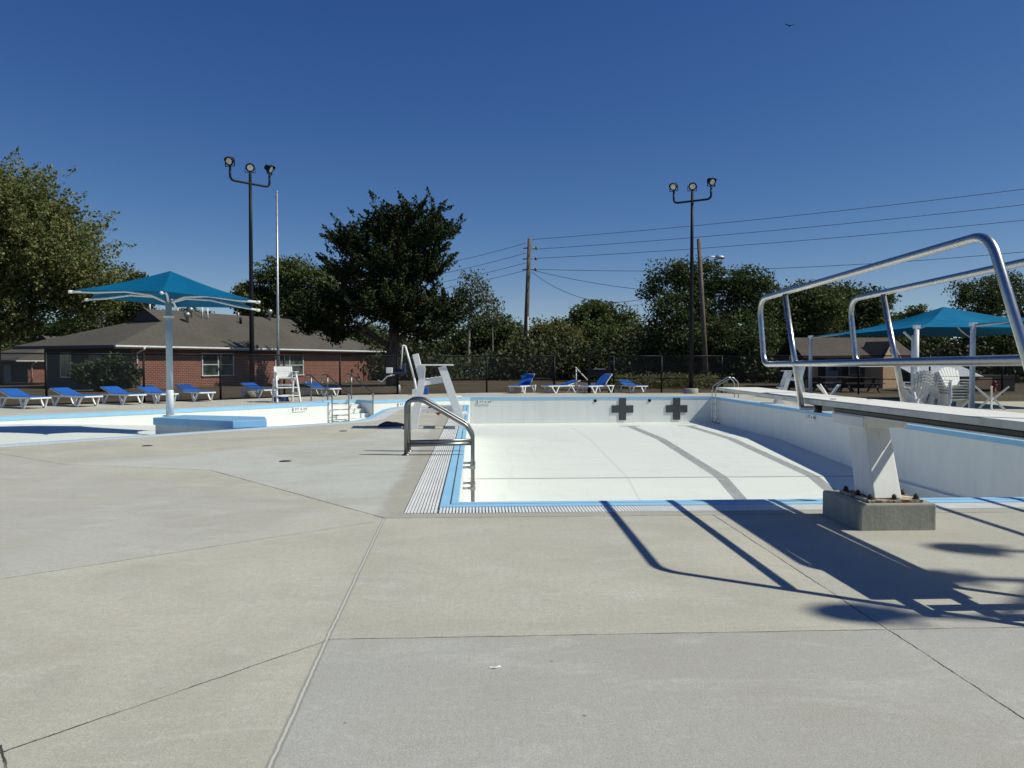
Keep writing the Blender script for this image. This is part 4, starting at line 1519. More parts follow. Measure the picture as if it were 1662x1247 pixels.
# flagpole
fp = at(452, 640, 37.2)
t = thing('flagpole', 'slender silver flagpole in front of the brick building', 'flagpole', (fp.x, fp.y, 0))
hz = EYE + (588 - 315) * 37.2 / F
m = MB(); m.tube([(0, 0, -.03), (0, 0, 3), (0, 0, hz)], .085, 12, r2=.045); m.build('pole', 'galv', t)
m = MB(); m.lathe([(.02, hz), (.05, hz + .03), (.05, hz + .07), (.01, hz + .10)], 10); m.box((-.06, 0, hz - .2), (.10, .03, .04)); m.build('truck_cap', 'galv', t)

# ------------------------------------------------------------------ chain link fence
def fence(lab, pts, hgt=1.83, spacing=2.9):
    t = thing('chain_link_fence', lab, 'fence', (pts[0][0], pts[0][1], -.03), 0, 'black chain link fence runs')
    o0 = Vector((pts[0][0], pts[0][1], 0))
    P = [Vector((p[0], p[1], 0)) - o0 for p in pts]
    me_v, me_f, uv = [], [], []
    u = 0
    for a, b in zip(P[:-1], P[1:]):
        L = (b - a).length
        k = len(me_v)
        me_v += [(a.x, a.y, .03), (b.x, b.y, .03), (b.x, b.y, hgt), (a.x, a.y, hgt)]
        me_f.append((k, k + 1, k + 2, k + 3))
        uv += [(u, 0), (u + L, 0), (u + L, hgt), (u, hgt)]
        u += L
    me = bpy.data.meshes.new('mesh_fabric')
    me.from_pydata(me_v, [], me_f)
    ul = me.uv_layers.new(name='UVMap')
    for i, q in enumerate(uv): ul.data[i].uv = q
    me.materials.append(M['chain'])
    o = bpy.data.objects.new('wire_mesh', me); COL.objects.link(o); o.parent = t
    for z, r, nm in ((hgt, .028, 'top_rail'), (.72 if 'far' in lab else .06, .02, 'lower_rail')):
        m = MB()
        for a, b in zip(P[:-1], P[1:]):
            m.tube([a + Vector((0, 0, z)), b + Vector((0, 0, z))], r, 8)
        m.build(nm, 'black', t)
    for i, (a, b) in enumerate(zip(P[:-1], P[1:])):
        n_ = max(1, round((b - a).length / spacing))
        for k in range(n_ + (1 if i == len(P) - 2 else 0)):
            p = a.lerp(b, k / n_)
            m = MB(); m.tube([p, p + Vector((0, 0, hgt + .03))], .042, 10); m.build('post', 'black', t)
    return t
fence('black chain link fence between the left loungers and the brick building', [(-26, 19.2), (-15.0, 27.75), (-12.36, 29.44), (-10.12, 31.23), (-6.12, 35.41), (-3.63, 36.5)])
fence('black chain link fence along the far deck, pole to gate', [(-3.63, 36.5), (.61, 38.24), (3.95, 38.1)], 1.83, 4.4)
fence('black chain link fence on the far side, gate to right corner', [(6.9, 37.9), (9.23, 37.6), (12.17, 37.35), (18.33, 35.9), (34, 33)], 1.83, 3.0)
gt_ = thing('fence_gate', 'dark closed gate panel in the far fence behind the loungers', 'gate', (3.95, 38.1, -.03), math.atan2(-.2, 2.95))
for x in (1.75, 2.75):
    m = MB(); m.box((x, 0, .95), (.14, .14, 1.9)); m.build('gate_post', 'black', gt_)
m = MB()
for z in (.15, 1.0, 1.78): m.bar((0, 0, z), (2.95, 0, z), .04, .05)
m.tube([(0.02, 0, 0), (.02, 0, 1.86)], .045, 8)
m.build('gate_frame', 'black', gt_)
m = MB(); m.box((2.25, -.02, 1.02), (.86, .05, .36)); m.build('lock_panel', 'black', gt_)
m = MB(); m.box((2.25, -.055, 1.19), (.62, .01, .03)); m.build('latch_strip', 'galv', gt_)
# white angled rail leaning behind the flat lounger
p = at(937, 632, 38.6)
t = thing('angled_handrail', 'thin white angled handrail behind the flat far lounger', 'handrail', (p.x, p.y, 0))
m = MB(); m.tube([(-.06, 0, 0), (-.06, 0, 1.15)], .028, 8); m.build('post', 'white_metal', t)
m = MB(); m.tube([(-.10, 0, 1.25), (.62, 0, .48)], .03, 8); m.build('rail', 'white_metal', t)

# ------------------------------------------------------------------ brick building
def window(parent, x, y, z0, z1, w_, n_sash=2, ang=0):
    """double hung windows in a wall facing local -y"""
    fr = MB()
    fr.box((x, y - .03, z0 - .03), (w_ + .16, .14, .06)); fr.box((x, y - .02, z1 + .03), (w_ + .12, .09, .06))
    for k in range(n_sash + 1):
        xx = x - w_ / 2 + w_ * k / n_sash
        fr.box((xx, y - .022, (z0 + z1) / 2), (.07, .08, z1 - z0))
    for k in range(n_sash):
        xx = x - w_ / 2 + w_ * (k + .5) / n_sash
        fr.box((xx, y - .018, (z0 + z1) / 2), (w_ / n_sash - .07, .06, .05))
    f = fr.build('window', 'gutter', parent)
    g = MB()
    for k in range(n_sash):
        xx = x - w_ / 2 + w_ * (k + .5) / n_sash
        g.box((xx, y - .006, (z0 + z1) / 2), (w_ / n_sash - .07, .012, z1 - z0))
    g.build('pane', 'glass', f)
    return f

def house(name, lab, loc, rz, L, Wt, ze, zr, a, e, b, windows, vents, scale=1.0, ov=.55, mat='brick', leftwin=True):
    t = thing(name, lab, 'building', loc, rz, 'brick buildings behind the left fence')
    h = Wt / 2
    s_ = (zr - ze) / h
    zg = zr - s_ * b
    E0, E1, E2, E3 = Vector((0, 0, ze)), Vector((L, 0, ze)), Vector((L, Wt, ze)), Vector((0, Wt, ze))
    R0, R1 = Vector((a, h, zr)), Vector((e, h, zr))
    G0, G1 = Vector((a, h - b, zg)), Vector((a, h + b, zg))
    m = MB()
    m.slab([E0, E1, R1, R0, G0], .08); m.slab([E2, E3, G1, R0, R1], .08); m.slab([E3, E0, G0, G1], .08); m.slab([E1, E2, R1], .08)
    rf = m.build('roof', 'shingle', t, fixn=False)
    m = MB()
    m.add([G0 + Vector((.02, .05, -.02)), R0 + Vector((.02, 0, -.05)), G1 + Vector((.02, -.05, -.02)), G0 + Vector((.12, .05, -.02)), R0 + Vector((.12, 0, -.05)), G1 + Vector((.12, -.05, -.02))],
          [(0, 1, 2), (5, 4, 3), (0, 3, 4, 1), (1, 4, 5, 2), (2, 5, 3, 0)])
    m.build('gable_vent', 'siding', rf)
    m = MB()
    m.bar(G0 + Vector((-.1, -.05, .02)), R0 + Vector((-.1, 0, .06)), .16, .05); m.bar(G1 + Vector((-.1, .05, .02)), R0 + Vector((-.1, 0, .06)), .16, .05)
    m.build('gable_trim', 'shingle', rf)
    # walls, soffit, fascia, gutter
    x0, x1, y0, y1 = 1.5, L - ov, ov, Wt - ov
    m = MB(); m.box(((x0 + x1) / 2, (y0 + y1) / 2, (ze - .5) / 2), (x1 - x0, y1 - y0, ze - .1 + .5 - .01))
    m.build('wall', mat, t)
    m = MB(); m.box((L / 2, Wt / 2, ze - .115), (L - .08, Wt - .08, .03)); m.build('soffit', 'fascia', t)
    m = MB()
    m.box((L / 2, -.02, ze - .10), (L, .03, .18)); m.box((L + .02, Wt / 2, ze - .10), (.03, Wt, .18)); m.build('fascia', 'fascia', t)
    m = MB(); m.box((-.02, Wt / 2, ze - .10), (.03, Wt, .18)); m.build('shade_toned_fascia', 'siding', t)  # darker than the other fascias: this end's shade put into its colour
    m = MB(); m.box((L / 2, -.085, ze - .05), (L, .10, .09)); m.build('gutter', 'gutter', t)
    for x in (x0 + .35, L - .9):
        m = MB()
        m.tube(fillet([(x, -.08, ze - .08), (x, -.08, ze - .22), (x, y0 - .05, ze - .42), (x, y0 - .05, .12)], .05, 3), .05, 8)
        m.box((x, -.08, ze - .10), (.14, .12, .16))
        m.build('downspout', 'gutter', t)
    for (x, z0, z1, ww) in windows:
        window(t, x, y0, z0, z1, ww)
    # shaded end wall: dark panel standing in for porch shade, a window and a door
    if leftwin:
        m = MB(); m.box((x0 - .02, Wt / 2, (ze - .2) / 2), (.05, Wt - 2 * ov - .1, ze - .16)); m.build('porch_shade_panel', 'siding', t)
        f = MB(); f.box((x0 - .06, Wt * .70, 1.35), (.07, 1.0, 1.5)); wf = f.build('window', 'gutter', t)
        f = MB(); f.box((x0 - .10, Wt * .70 - .22, 1.35), (.02, .40, 1.36)); f.box((x0 - .10, Wt * .70 + .22, 1.35), (.02, .40, 1.36)); f.build('pane', 'glass', wf)
        f = MB(); f.box((x0 - .06, Wt * .40, 1.02), (.07, 1.1, 2.1)); dd = f.build('door', 'doorpaint', t)
        f = MB(); f.lathe([(.03, 0), (.035, .05)], 8, (x0 - .1, Wt * .40 + .4, 1.0)); f.build('handle', 'galv', dd)
    for (u, v, kind, hh) in vents:
        zz = ze + s_ * v if v <= h else ze + s_ * (Wt - v)
        zz -= .05
        m = MB()
        if kind == 'pipe':
            m.lathe([(.05, 0), (.05, hh)], 8, (u, v, zz)); mm = 'gutter'
        elif kind == 'twin':
            m.lathe([(.05, 0), (.05, hh)], 8, (u, v, zz)); m.lathe([(.05, 0), (.05, hh * .85)], 8, (u + .38, v - .1, zz - .05)); mm = 'gutter'
        elif kind == 'black':
            m.lathe([(.09, 0), (.09, hh)], 8, (u, v, zz)); mm = 'black'
        else:
            m.lathe([(.10, 0), (.10, hh * .55), (.19, hh * .60), (.21, hh * .85), (.10, hh)], 10, (u, v, zz)); mm = 'galv'
        m.build('roof_vent', mm, rf)
    t.scale = (scale,) * 3
    return t
ang = math.atan2(.904, .427)
Xc = lambda x, d: cw(x, d)
b0 = cw(-21.9, 42.4)
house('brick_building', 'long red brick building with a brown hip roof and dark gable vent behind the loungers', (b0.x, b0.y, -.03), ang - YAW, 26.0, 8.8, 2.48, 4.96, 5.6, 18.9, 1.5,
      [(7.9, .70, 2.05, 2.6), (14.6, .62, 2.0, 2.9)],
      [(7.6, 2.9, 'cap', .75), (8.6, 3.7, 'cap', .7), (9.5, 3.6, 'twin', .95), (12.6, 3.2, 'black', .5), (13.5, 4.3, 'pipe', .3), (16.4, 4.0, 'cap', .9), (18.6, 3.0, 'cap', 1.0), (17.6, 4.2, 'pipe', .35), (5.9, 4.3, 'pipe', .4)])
b1 = cw(-45.8 * .8, 71 * .8)
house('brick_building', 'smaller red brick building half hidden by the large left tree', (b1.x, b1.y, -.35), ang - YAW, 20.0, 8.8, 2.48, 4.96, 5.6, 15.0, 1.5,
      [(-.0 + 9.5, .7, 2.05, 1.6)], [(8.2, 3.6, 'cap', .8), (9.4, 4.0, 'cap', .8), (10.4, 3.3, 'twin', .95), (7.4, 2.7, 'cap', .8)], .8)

# ------------------------------------------------------------------ building and shed on the right
g0 = at(1447, 620, 48.0)
rb = thing('service_building', 'low brown roofed building with a tan porch gable behind the right fence', 'building', (g0.x, g0.y, -.15), -YAW)
Lb, Wb, zeb, zrb = 6.5, 4.6, 2.12, 3.18
ze_ = 1.98
m = MB(); m.box((-Lb / 2, .3, zeb / 2), (Lb - .3, Wb - 1.2, zeb - .02)); m.build('wall', 'darkwall', rb)
m = MB()
m.slab([(.25, -Wb / 2 - .2, ze_), (.05, 0, zrb), (-Lb, 0, zrb), (-Lb, -Wb / 2 - .2, ze_)], .09)
m.slab([(-Lb, Wb / 2 + .2, ze_), (-Lb, 0, zrb), (.05, 0, zrb), (.25, Wb / 2 + .2, ze_)], .09)
m.build('roof', 'shingle2', rb)
for x in (-2.2, -4.2, -6.2):
    m = MB(); m.box((x, -Wb / 2 + .05, (zeb - .1) / 2), (.14, .14, zeb - .12)); m.build('porch_post', 'plank', rb)
m = MB(); m.box((-4.4, -1.72, 1.0), (.86, .06, 1.95)); d_ = m.build('door', 'doorpaint', rb)
m = MB(); m.box((-4.4, -1.76, 1.45), (.5, .02, .6)); m.build('pane', 'glass', d_)
m = MB(); m.box((-2.9, -1.72, 1.25), (1.1, .06, .8)); d_ = m.build('window', 'tanbrick', rb)
m = MB(); m.box((-2.9, -1.76, 1.25), (.94, .02, .66)); m.build('pane', 'glass', d_)
m = MB(); m.box((-5.8, -1.72, 1.25), (1.0, .06, 1.1)); m.build('wall_panel', 'tanbrick', rb)
# small gabled porch block at the right end, turned a little to the right
ga = R(30)
GV = lambda x, y, z: (-1.45 + x * math.cos(ga) - y * math.sin(ga), -2.75 + x * math.sin(ga) + y * math.cos(ga), z)
hw_ = .66
m = MB()
ring = [(-hw_, 0), (hw_, 0), (hw_, 1.95), (0, 2.78), (-hw_, 1.95)]
m.add([GV(x, 0, z) for x, z in ring] + [GV(x, 1.2, z) for x, z in ring],
      [(0, 1, 2, 3, 4), (9, 8, 7, 6, 5), (0, 5, 6, 1), (1, 6, 7, 2), (2, 7, 8, 3), (3, 8, 9, 4), (4, 9, 5, 0)])
pb = m.build('porch_gable', 'tanbrick', rb)
m = MB()
m.slab([GV(-.92, -.12, 1.72), GV(0, -.12, 2.88), GV(0, 1.6, 2.88), GV(-.92, 1.6, 1.72)], .07)
m.slab([GV(.92, 1.6, 1.72), GV(0, 1.6, 2.88), GV(0, -.12, 2.88), GV(.92, -.12, 1.72)], .07)
m.build('porch_roof', 'shingle2', pb)
m = MB()
m.bar(GV(-.94, -.14, 1.68), GV(0, -.14, 2.84), .05, .10); m.bar(GV(.94, -.14, 1.68), GV(0, -.14, 2.84), .05, .10)
m.build('rake_board', 'tanbrick', pb)

g1 = at(1545, 620, 40.0)
sh = thing('low_shed', 'low dark shed with a pale ribbed metal roof behind the stacked chairs', 'shed', (g1.x, g1.y, -.03), -YAW)
m = MB(); m.box((1.1, 1.3, .42), (4.6, 2.2, .84)); m.build('wall', 'darkwall', sh)
m = MB(); m.box((1.4, .185, .42), (1.6, .03, .6)); m.build('wall_panel', 'tanbrick', sh)
m = MB()
n_ = 26
for k in range(n_):
    x0 = -1.9 + 3.5 * k / n_
    m.slab([(x0, -.1, .80), (x0 + .10, -.1, .80), (x0 + .28, 2.4, 1.36), (x0 + .18, 2.4, 1.36)], .03)
    m.slab([(x0 + .10, -.1, .775), (x0 + .135, -.1, .775), (x0 + .315, 2.4, 1.335), (x0 + .28, 2.4, 1.335)], .02)
m.build('roof', 'whiteroof', sh)

# picnic tables in the shade by the right building
def picnic(loc, rz, lab):
    t = thing('picnic_table', lab, 'picnic table', loc, rz, 'picnic tables by the tan gable building')
    m = MB()
    for k in range(5): m.box((0, -.32 + .16 * k, .74), (1.9, .145, .04))
    m.build('table_top', 'plank', t)
    for s in (-1, 1):
        m = MB(); m.box((0, s * .70 - .08, .44), (1.9, .13, .04)); m.box((0, s * .70 + .07, .44), (1.9, .13, .04)); m.build('bench', 'plank', t)
        m = MB(); m.bar((s * .7, -.75, 0), (s * .7, .2, .72), .05, .10); m.bar((s * .7, .75, 0), (s * .7, -.2, .72), .05, .10); m.bar((s * .7, -.78, .40), (s * .7, .78, .40), .05, .09); m.build('trestle', 'plank', t)
    return t
p = at(1352, 632, 40.5); pt = picnic((p.x, p.y, -.03), .1, 'dark picnic table in front of the brown roofed building, nearer its door')
p = at(1395, 632, 39.5); copy_tree(pt, (p.x, p.y, -.03), -.1, 'dark picnic table just left of the tan gable wall')
# hydrant
p = at(1614, 640, 40.0)
t = thing('fire_hydrant', 'small red hydrant in the shade right of the pale roofed shed', 'hydrant', (p.x, p.y, -.035))
m = MB(); m.lathe([(.16, 0), (.16, .05), (.11, .06), (.11, .62), (.15, .63), (.15, .68), (.11, .74), (.03, .80), (.03, .84)], 14); m.build('barrel', 'redpaint', t)
m = MB(); m.tube([(-.2, 0, .48), (.2, 0, .48)], .05, 10); m.tube([(0, -.18, .44), (0, 0, .44)], .06, 10); m.build('nozzle', 'redpaint', t); t.scale = (.72, .72, .72)

# ------------------------------------------------------------------ utility poles and wires
def hpt(px, py, d): return at(px, py, d)
DP = 76.0
up0 = at(851, 612, DP); upt = at(859.5, 387, DP)
t = thing('utility_pole', 'tall weathered wooden utility pole carrying the power lines', 'utility pole', (up0.x, up0.y, -.04))
top_ = upt - Vector((up0.x, up0.y, 0))
m = MB(); m.tube([(0, 0, -.2), top_ * .5, top_], .27, 12, r2=.19); m.build('shaft', 'pole_wood', t)
for k, dz in enumerate((.9, 1.95, 3.0)):
    m = MB()
    c = top_ * ((top_.z - dz) / top_.z)
    m.tube([c + Vector((-.6, 0, -.05)), c, c + Vector((.75, -.05, 0))], .055, 8); m.lathe([(.10, 0), (.14, .08), (.10, .16), (.14, .24), (.06, .3)], 8, c + Vector((.72, 0, -.15)))
    m.build('insulator_arm', 'insul', t)
m = MB(); m.tube([(.34, -.2, 0.2), (.34, -.2, 6)] , .05, 6); m.build('conduit', 'gutter', t)
b2 = at(1147, 627, 49.0); t2 = at(1134, 387, 49.0)
t = thing('utility_pole', 'thinner leaning wooden pole with a street lamp arm beside the right floodlight pole', 'utility pole', (b2.x, b2.y, -.04))
q = t2 - Vector((b2.x, b2.y, 0))
m = MB(); m.tube([(0, 0, -.2), q * .5, q], .17, 12, r2=.12); m.build('shaft', 'pole_wood', t)
m = MB()
c = q * .845
m.tube(fillet([c, c + Vector((.5, 0, .35)), c + Vector((1.2, 0, .33))], .3), .035, 8); m.build('lamp_arm', 'galv', t)
m = MB(); m.lathe([(.05, -.32), (.12, -.2), (.13, .1), (.07, .28)], 12, c + Vector((1.3, 0, .30)), Matrix.Rotation(PI / 2 + .1, 3, 'Y')); m.build('lamp', 'galv', t)
# distant pole with a transformer behind the left buildings
b3 = at(173, 600, 88.0)
t = thing('utility_pole', 'short distant pole with a pale transformer can behind the left roofs', 'utility pole', (b3.x, b3.y, -.04))
zt_ = EYE + (588 - 512) * 88 / F
m = MB(); m.tube([(0, 0, 0), (0, 0, zt_)], .2, 10, r2=.14); m.build('shaft', 'pole_wood', t)
m = MB(); m.lathe([(.30, zt_ - .9), (.36, zt_ - .85), (.36, zt_ + .1), (.2, zt_ + .2)], 12, (-.6, -.1, 0)); m.build('transformer', 'gutter', t)

def wire(lab, p, q, sag, r=.022, grp='power lines on the tall wooden pole'):
    m = MB()
    n = 22
    p, q = Vector(p), Vector(q)
    m.tube([p.lerp(q, i / n) - Vector((0, 0, sag * 4 * (i / n) * (1 - i / n))) for i in range(n + 1)], r, 5)
    tag(m.build('power_line', 'wire'), lab, 'power line', grp)
for (ya, yb, lab) in ((389, 306, 'highest power line running right from the tall wooden pole'), (405, 331, 'second power line running right from the tall wooden pole'),
                      (420, 356, 'third power line running right from the tall wooden pole'), (437, 402, 'lowest long cable running right from the tall wooden pole')):
    wire(lab, at(864, ya, DP), at(1800, yb - (1800 - 1662) * (ya - yb) / 800 * 1.15, 60), .35 if ya < 430 else .9)
wire('steep service cable falling from the tall pole into the right trees', at(862, 438, DP), at(1150, 478, 66), .45)
wire('slack cable drooping from the tall pole into the right trees', at(862, 441, DP), at(1095, 468, 66), 2.0)
for (ya, yb, lab) in ((395, 447, 'highest power line running left from the tall wooden pole'), (411, 462, 'second power line running left from the tall wooden pole'),
                      (427, 474, 'third power line running left from the tall wooden pole'), (439, 484, 'lowest cable running left from the tall wooden pole')):
    wire(lab, at(853, ya, DP), at(590, yb, 105), .5)

# ------------------------------------------------------------------ trees
def leaf_mesh(name, centers, size, rng, mat, parent, up_bias=.3, elong=1.5, axis=None):
    N = len(centers)
    nrm = rng.normal(size=(N, 3)); nrm[:, 2] += up_bias
    nrm /= np.linalg.norm(nrm, axis=1)[:, None]
    t = rng.normal(size=(N, 3))
    if axis is not None: t = t * .45 + axis
    t -= nrm * (t * nrm).sum(1)[:, None]
    t /= np.linalg.norm(t, axis=1)[:, None] + 1e-9
    b = np.cross(nrm, t)
    s = size * rng.uniform(.6, 1.35, N)[:, None]
    L, W_ = s * elong * .5, s * .5
    v = np.empty((N, 4, 3))
    v[:, 0] = centers - t * L
    v[:, 1] = centers + b * W_ - nrm * s * .10 + t * L * .1
    v[:, 2] = centers + t * L
    v[:, 3] = centers - b * W_ - nrm * s * .10 + t * L * .1
    me = bpy.data.meshes.new(name)
    me.vertices.add(N * 4); me.loops.add(N * 4); me.polygons.add(N)
    me.vertices.foreach_set('co', v.reshape(-1).astype(np.float32))
    me.loops.foreach_set('vertex_index', np.arange(N * 4, dtype=np.int32))
    me.polygons.foreach_set('loop_start', np.arange(0, N * 4, 4, dtype=np.int32))
    me.update(calc_edges=True)
    me.materials.append(M[mat])
    o = bpy.data.objects.new(name, me); COL.objects.link(o)
    if parent: o.parent = parent
    return o

def crown_points(blobs, n_leaf, rng, clump=.55, per=55, shell=.55, tuft=False, tw=.34, rise=.75):
    """blobs: (cx,cy,cz,rx,ry,rz); clumps of leaves through each ellipsoid, thinning towards its core"""
    vol = np.array([(b[3] * b[4] * b[5]) ** (2 / 3) for b in blobs])
    pts, axs = [], []
    for b, w_ in zip(blobs, vol / vol.sum()):
        nc = max(3, int(n_leaf * w_ / per))
        d = rng.normal(size=(nc, 3)); d /= np.linalg.norm(d, axis=1)[:, None]
        r = shell + (1 - shell) * rng.uniform(0, 1, nc) ** .6
        lump = 1 + .20 * np.sin(d[:, 0] * 5 + b[0]) * np.cos(d[:, 2] * 6 + b[2]) + np.clip(rng.normal(0, .11, nc), -.2, .3)
        c = np.array(b[:3]) + d * (r * lump)[:, None] * np.array(b[3:6]) * .90
        cs = clump * rng.uniform(.6, 1.4, nc)
        k = rng.poisson(per, nc) + 4
        if tuft:
            out = d * np.array([1, 1, .3]) + np.array([0, 0, rise]) + rng.normal(0, .22, d.shape); out /= np.linalg.norm(out, axis=1)[:, None]
            for i in range(nc):
                tt = rng.uniform(-.9, 1.7, k[i])
                wdt = np.clip(1 - .55 * np.abs(tt), .07, 1) * cs[i] * tw
                pts.append(c[i] + out[i] * (tt * cs[i])[:, None] + np.clip(rng.normal(size=(k[i], 3)), -1.6, 1.6) * wdt[:, None])
                axs.append(np.repeat(out[i][None], k[i], 0))
        else:
            for i in range(nc):
                q = np.clip(rng.normal(size=(k[i], 3)), -1.5, 1.5) * np.array([1, 1, .62]) * cs[i] * .6
                pts.append(c[i] + q)
    return np.concatenate(pts), (np.concatenate(axs) if tuft else None)

def tree(name, lab, px, base_py, d, pxblobs, n_leaf, leaf, mat, seed, trunk_r=.3, bark_='trunk', clump=.8, per=55, shell=.5, tuft=False, group=None, trunk_top=None, limbs=8, depth=.9, lean=0, elong=1.5, tw=.34, rise=.75):
    rng = np.random.default_rng(seed)
    base = at(px, base_py, d); base.z = -.05
    t = thing(name, lab, 'tree', base, 0, group)
    sc = d / F
    blobs = []
    for i, (bx, by, rx, ry) in enumerate(pxblobs):
        p = at(bx, by, d) - base
        oy = rng.uniform(-.5, .5) * rx * sc * (1.0 if i else 0)
        blobs.append((p.x, p.y + oy, p.z, rx * sc, max(rx, ry) * sc * depth, ry * sc))
    zt = max(b[2] for b in blobs) if trunk_top is None else trunk_top
    pts, axs = crown_points(blobs, n_leaf, rng, clump, per, shell, tuft, tw, rise)
    leaf_mesh('crown', pts, leaf, rng, mat, t, .8, elong, axs)
    m = MB()
    cx_ = sum(b[0] for b in blobs[:3]) / len(blobs[:3])
    path = [Vector((0, 0, -.2)), Vector((0, 0, .35)), Vector((cx_ * .1 + lean, 0, zt * .35)), Vector((cx_ * .35, .1, zt * .7)), Vector((cx_ * .6, 0, zt))]
    m.tube(path, [trunk_r * 1.45, trunk_r * 1.05, trunk_r * .85, trunk_r * .5, trunk_r * .15], 10)
    for b in blobs[:limbs + 4]:
        z0 = max(zt * .22, min(zt * .75, b[2] - abs(b[0]) * .6))
        k = z0 / zt
        s_ = Vector((cx_ * k * .6, 0, z0)); e = Vector(b[:3])
        mid_ = s_.lerp(e, .5) + Vector((0, 0, .12 * (e - s_).length))
        m.tube([s_, mid_, e], [trunk_r * .42, trunk_r * .28, trunk_r * .08], 7)
        for q in range(3):
            dv_ = rng.normal(size=3); dv_[2] = abs(dv_[2]); dv_ /= np.linalg.norm(dv_)
            e2 = e + Vector(dv_ * np.array(b[3:6]) * .8)
            m.tube([mid_.lerp(e, .5), mid_.lerp(e2, .6), e2], [trunk_r * .16, trunk_r * .1, trunk_r * .03], 5)
    m.build('trunk', bark_, t, fixn=False)
    return t

tree('oak_tree', 'huge yellow green leafy tree on the left rising over the smaller brick building', -12, 618, 52, [(10, 350, 85, 65), (-60, 400, 90, 100), (62, 395, 85, 60), (118, 425, 62, 48), (20, 450, 90, 60), (105, 480, 70, 42), (30, 522, 58, 24), (150, 455, 38, 36), (-5, 315, 48, 42), (-30, 520, 60, 36), (135, 488, 40, 20), (70, 350, 40, 36)],
     95000, .14, 'leaf_oak', 11, .5, clump=1.05, per=60, shell=.42, tuft=True, tw=.40, rise=.45)
tree('cedar_tree', 'big dark cedar with ragged tufted crown and thick grey trunk behind the pool lift', 637, 625, 50, [(642, 428, 56, 54), (650, 378, 50, 26), (708, 385, 22, 24), (704, 438, 24, 24), (578, 396, 24, 28), (562, 440, 26, 22), (575, 488, 50, 26), (516, 512, 30, 20), (500, 530, 14, 10), (545, 538, 34, 10), (640, 498, 62, 30), (716, 508, 40, 18), (690, 536, 46, 12), (620, 352, 12, 14), (668, 350, 12, 14), (702, 350, 8, 12), (735, 370, 10, 8), (552, 390, 8, 12)],
     85000, .10, 'leaf_cedar', 12, .38, 'trunk', clump=.76, per=85, shell=.55, tuft=True, trunk_top=10.8, elong=2.4, tw=.26, rise=.6)
BG = 'trees beyond the lawn'
tree('deciduous_tree', 'mid green rounded tree behind the brick roof just left of the cedar', 500, 600, 84, [(505, 470, 42, 46), (480, 500, 40, 40), (535, 490, 36, 46), (510, 530, 50, 34)], 22816, 0.20, 'leaf_mid', 21, .35, group=BG)
tree('deciduous_tree', 'bluish green tree over the brick roof between flagpole and floodlight pole', 440, 600, 90, [(440, 470, 40, 42), (465, 445, 30, 28), (415, 490, 32, 30), (440, 505, 50, 28), (395, 485, 16, 24)], 19963, 0.21, 'leaf_mid', 22, .35, group=BG)
tree('deciduous_tree', 'small dark tree top showing between the left tree and the teal umbrella', 212, 600, 86, [(214, 460, 26, 28), (195, 480, 26, 26), (235, 490, 24, 24), (215, 505, 44, 24), (300, 515, 40, 14)], 12834, 0.21, 'leaf_dark', 23, .3, group=BG)
tree('deciduous_tree', 'dark green tree filling the gap under the cedar crown', 612, 606, 98, [(600, 565, 60, 34), (560, 575, 50, 32), (640, 575, 40, 30), (585, 548, 30, 20)], 17160, .24, 'leaf_dark', 41, .3, group=BG)
tree('deciduous_tree', 'dark tree behind the left roofs under the huge oak', 150, 606, 92, [(130, 535, 50, 26), (180, 540, 40, 26), (90, 545, 50, 24), (150, 560, 90, 24), (230, 545, 40, 20)], 19800, .24, 'leaf_dark', 42, .3, group=BG)
tree('sparse_tree', 'thin pale tree with open twigs just right of the cedar', 760, 610, 72, [(765, 470, 26, 34), (782, 480, 14, 24), (748, 490, 22, 28), (768, 510, 22, 20)], 1500, .17, 'leaf_thin', 24, .2, 'palebark', clump=.8, per=9, group=BG)
tree('sparse_tree', 'slim bare twiggy tree left of the tall wooden pole', 800, 610, 80, [(790, 500, 8, 26), (806, 505, 10, 24)], 350, .2, 'leaf_thin', 25, .12, 'palebark', clump=.6, per=8, group=BG)
tree('deciduous_tree', 'olive green tree mass between the cedar and the tall wooden pole', 800, 612, 88, [(795, 545, 42, 36), (825, 555, 34, 36), (765, 560, 36, 34), (790, 580, 60, 30), (815, 528, 24, 20)], 24242, 0.20, 'leaf_dark', 26, .3, group=BG)
tree('deciduous_tree', 'yellow olive tree just right of the tall wooden pole', 895, 612, 82, [(885, 560, 42, 34), (915, 555, 34, 30), (860, 572, 30, 28), (895, 590, 60, 24), (905, 540, 26, 20)], 21390, 0.19, 'leaf_olive', 27, .3, group=BG)
tree('deciduous_tree', 'round topped green tree in the middle of the far tree line', 965, 612, 92, [(960, 520, 42, 32), (930, 545, 36, 34), (995, 530, 40, 34), (965, 565, 66, 40), (1018, 550, 32, 40), (1040, 570, 24, 34), (975, 502, 24, 16)], 34223, 0.21, 'leaf_mid', 28, .4, group=BG)
tree('deciduous_tree', 'tall dark open crowned tree behind the right floodlight pole', 1125, 620, 60, [(1085, 465, 36, 30), (1110, 445, 28, 24), (1145, 450, 36, 28), (1180, 455, 34, 24), (1215, 455, 30, 22), (1100, 505, 52, 36), (1165, 495, 50, 36), (1215, 495, 40, 34), (1130, 550, 80, 44), (1200, 550, 70, 48), (1060, 470, 18, 16), (1235, 470, 18, 22), (1075, 560, 36, 50), (1140, 590, 90, 26)],
     44000, .15, 'leaf_dark', 29, .38, group=BG, clump=.80, per=80, shell=.62)
tree('deciduous_tree', 'dark green tree behind the left end of the springboard handrail', 1285, 620, 62, [(1270, 495, 36, 32), (1300, 485, 30, 26), (1330, 490, 36, 28), (1285, 530, 50, 40), (1330, 530, 44, 40), (1290, 570, 66, 40), (1250, 520, 26, 40)], 31371, 0.15, 'leaf_mid', 30, .35, group=BG)
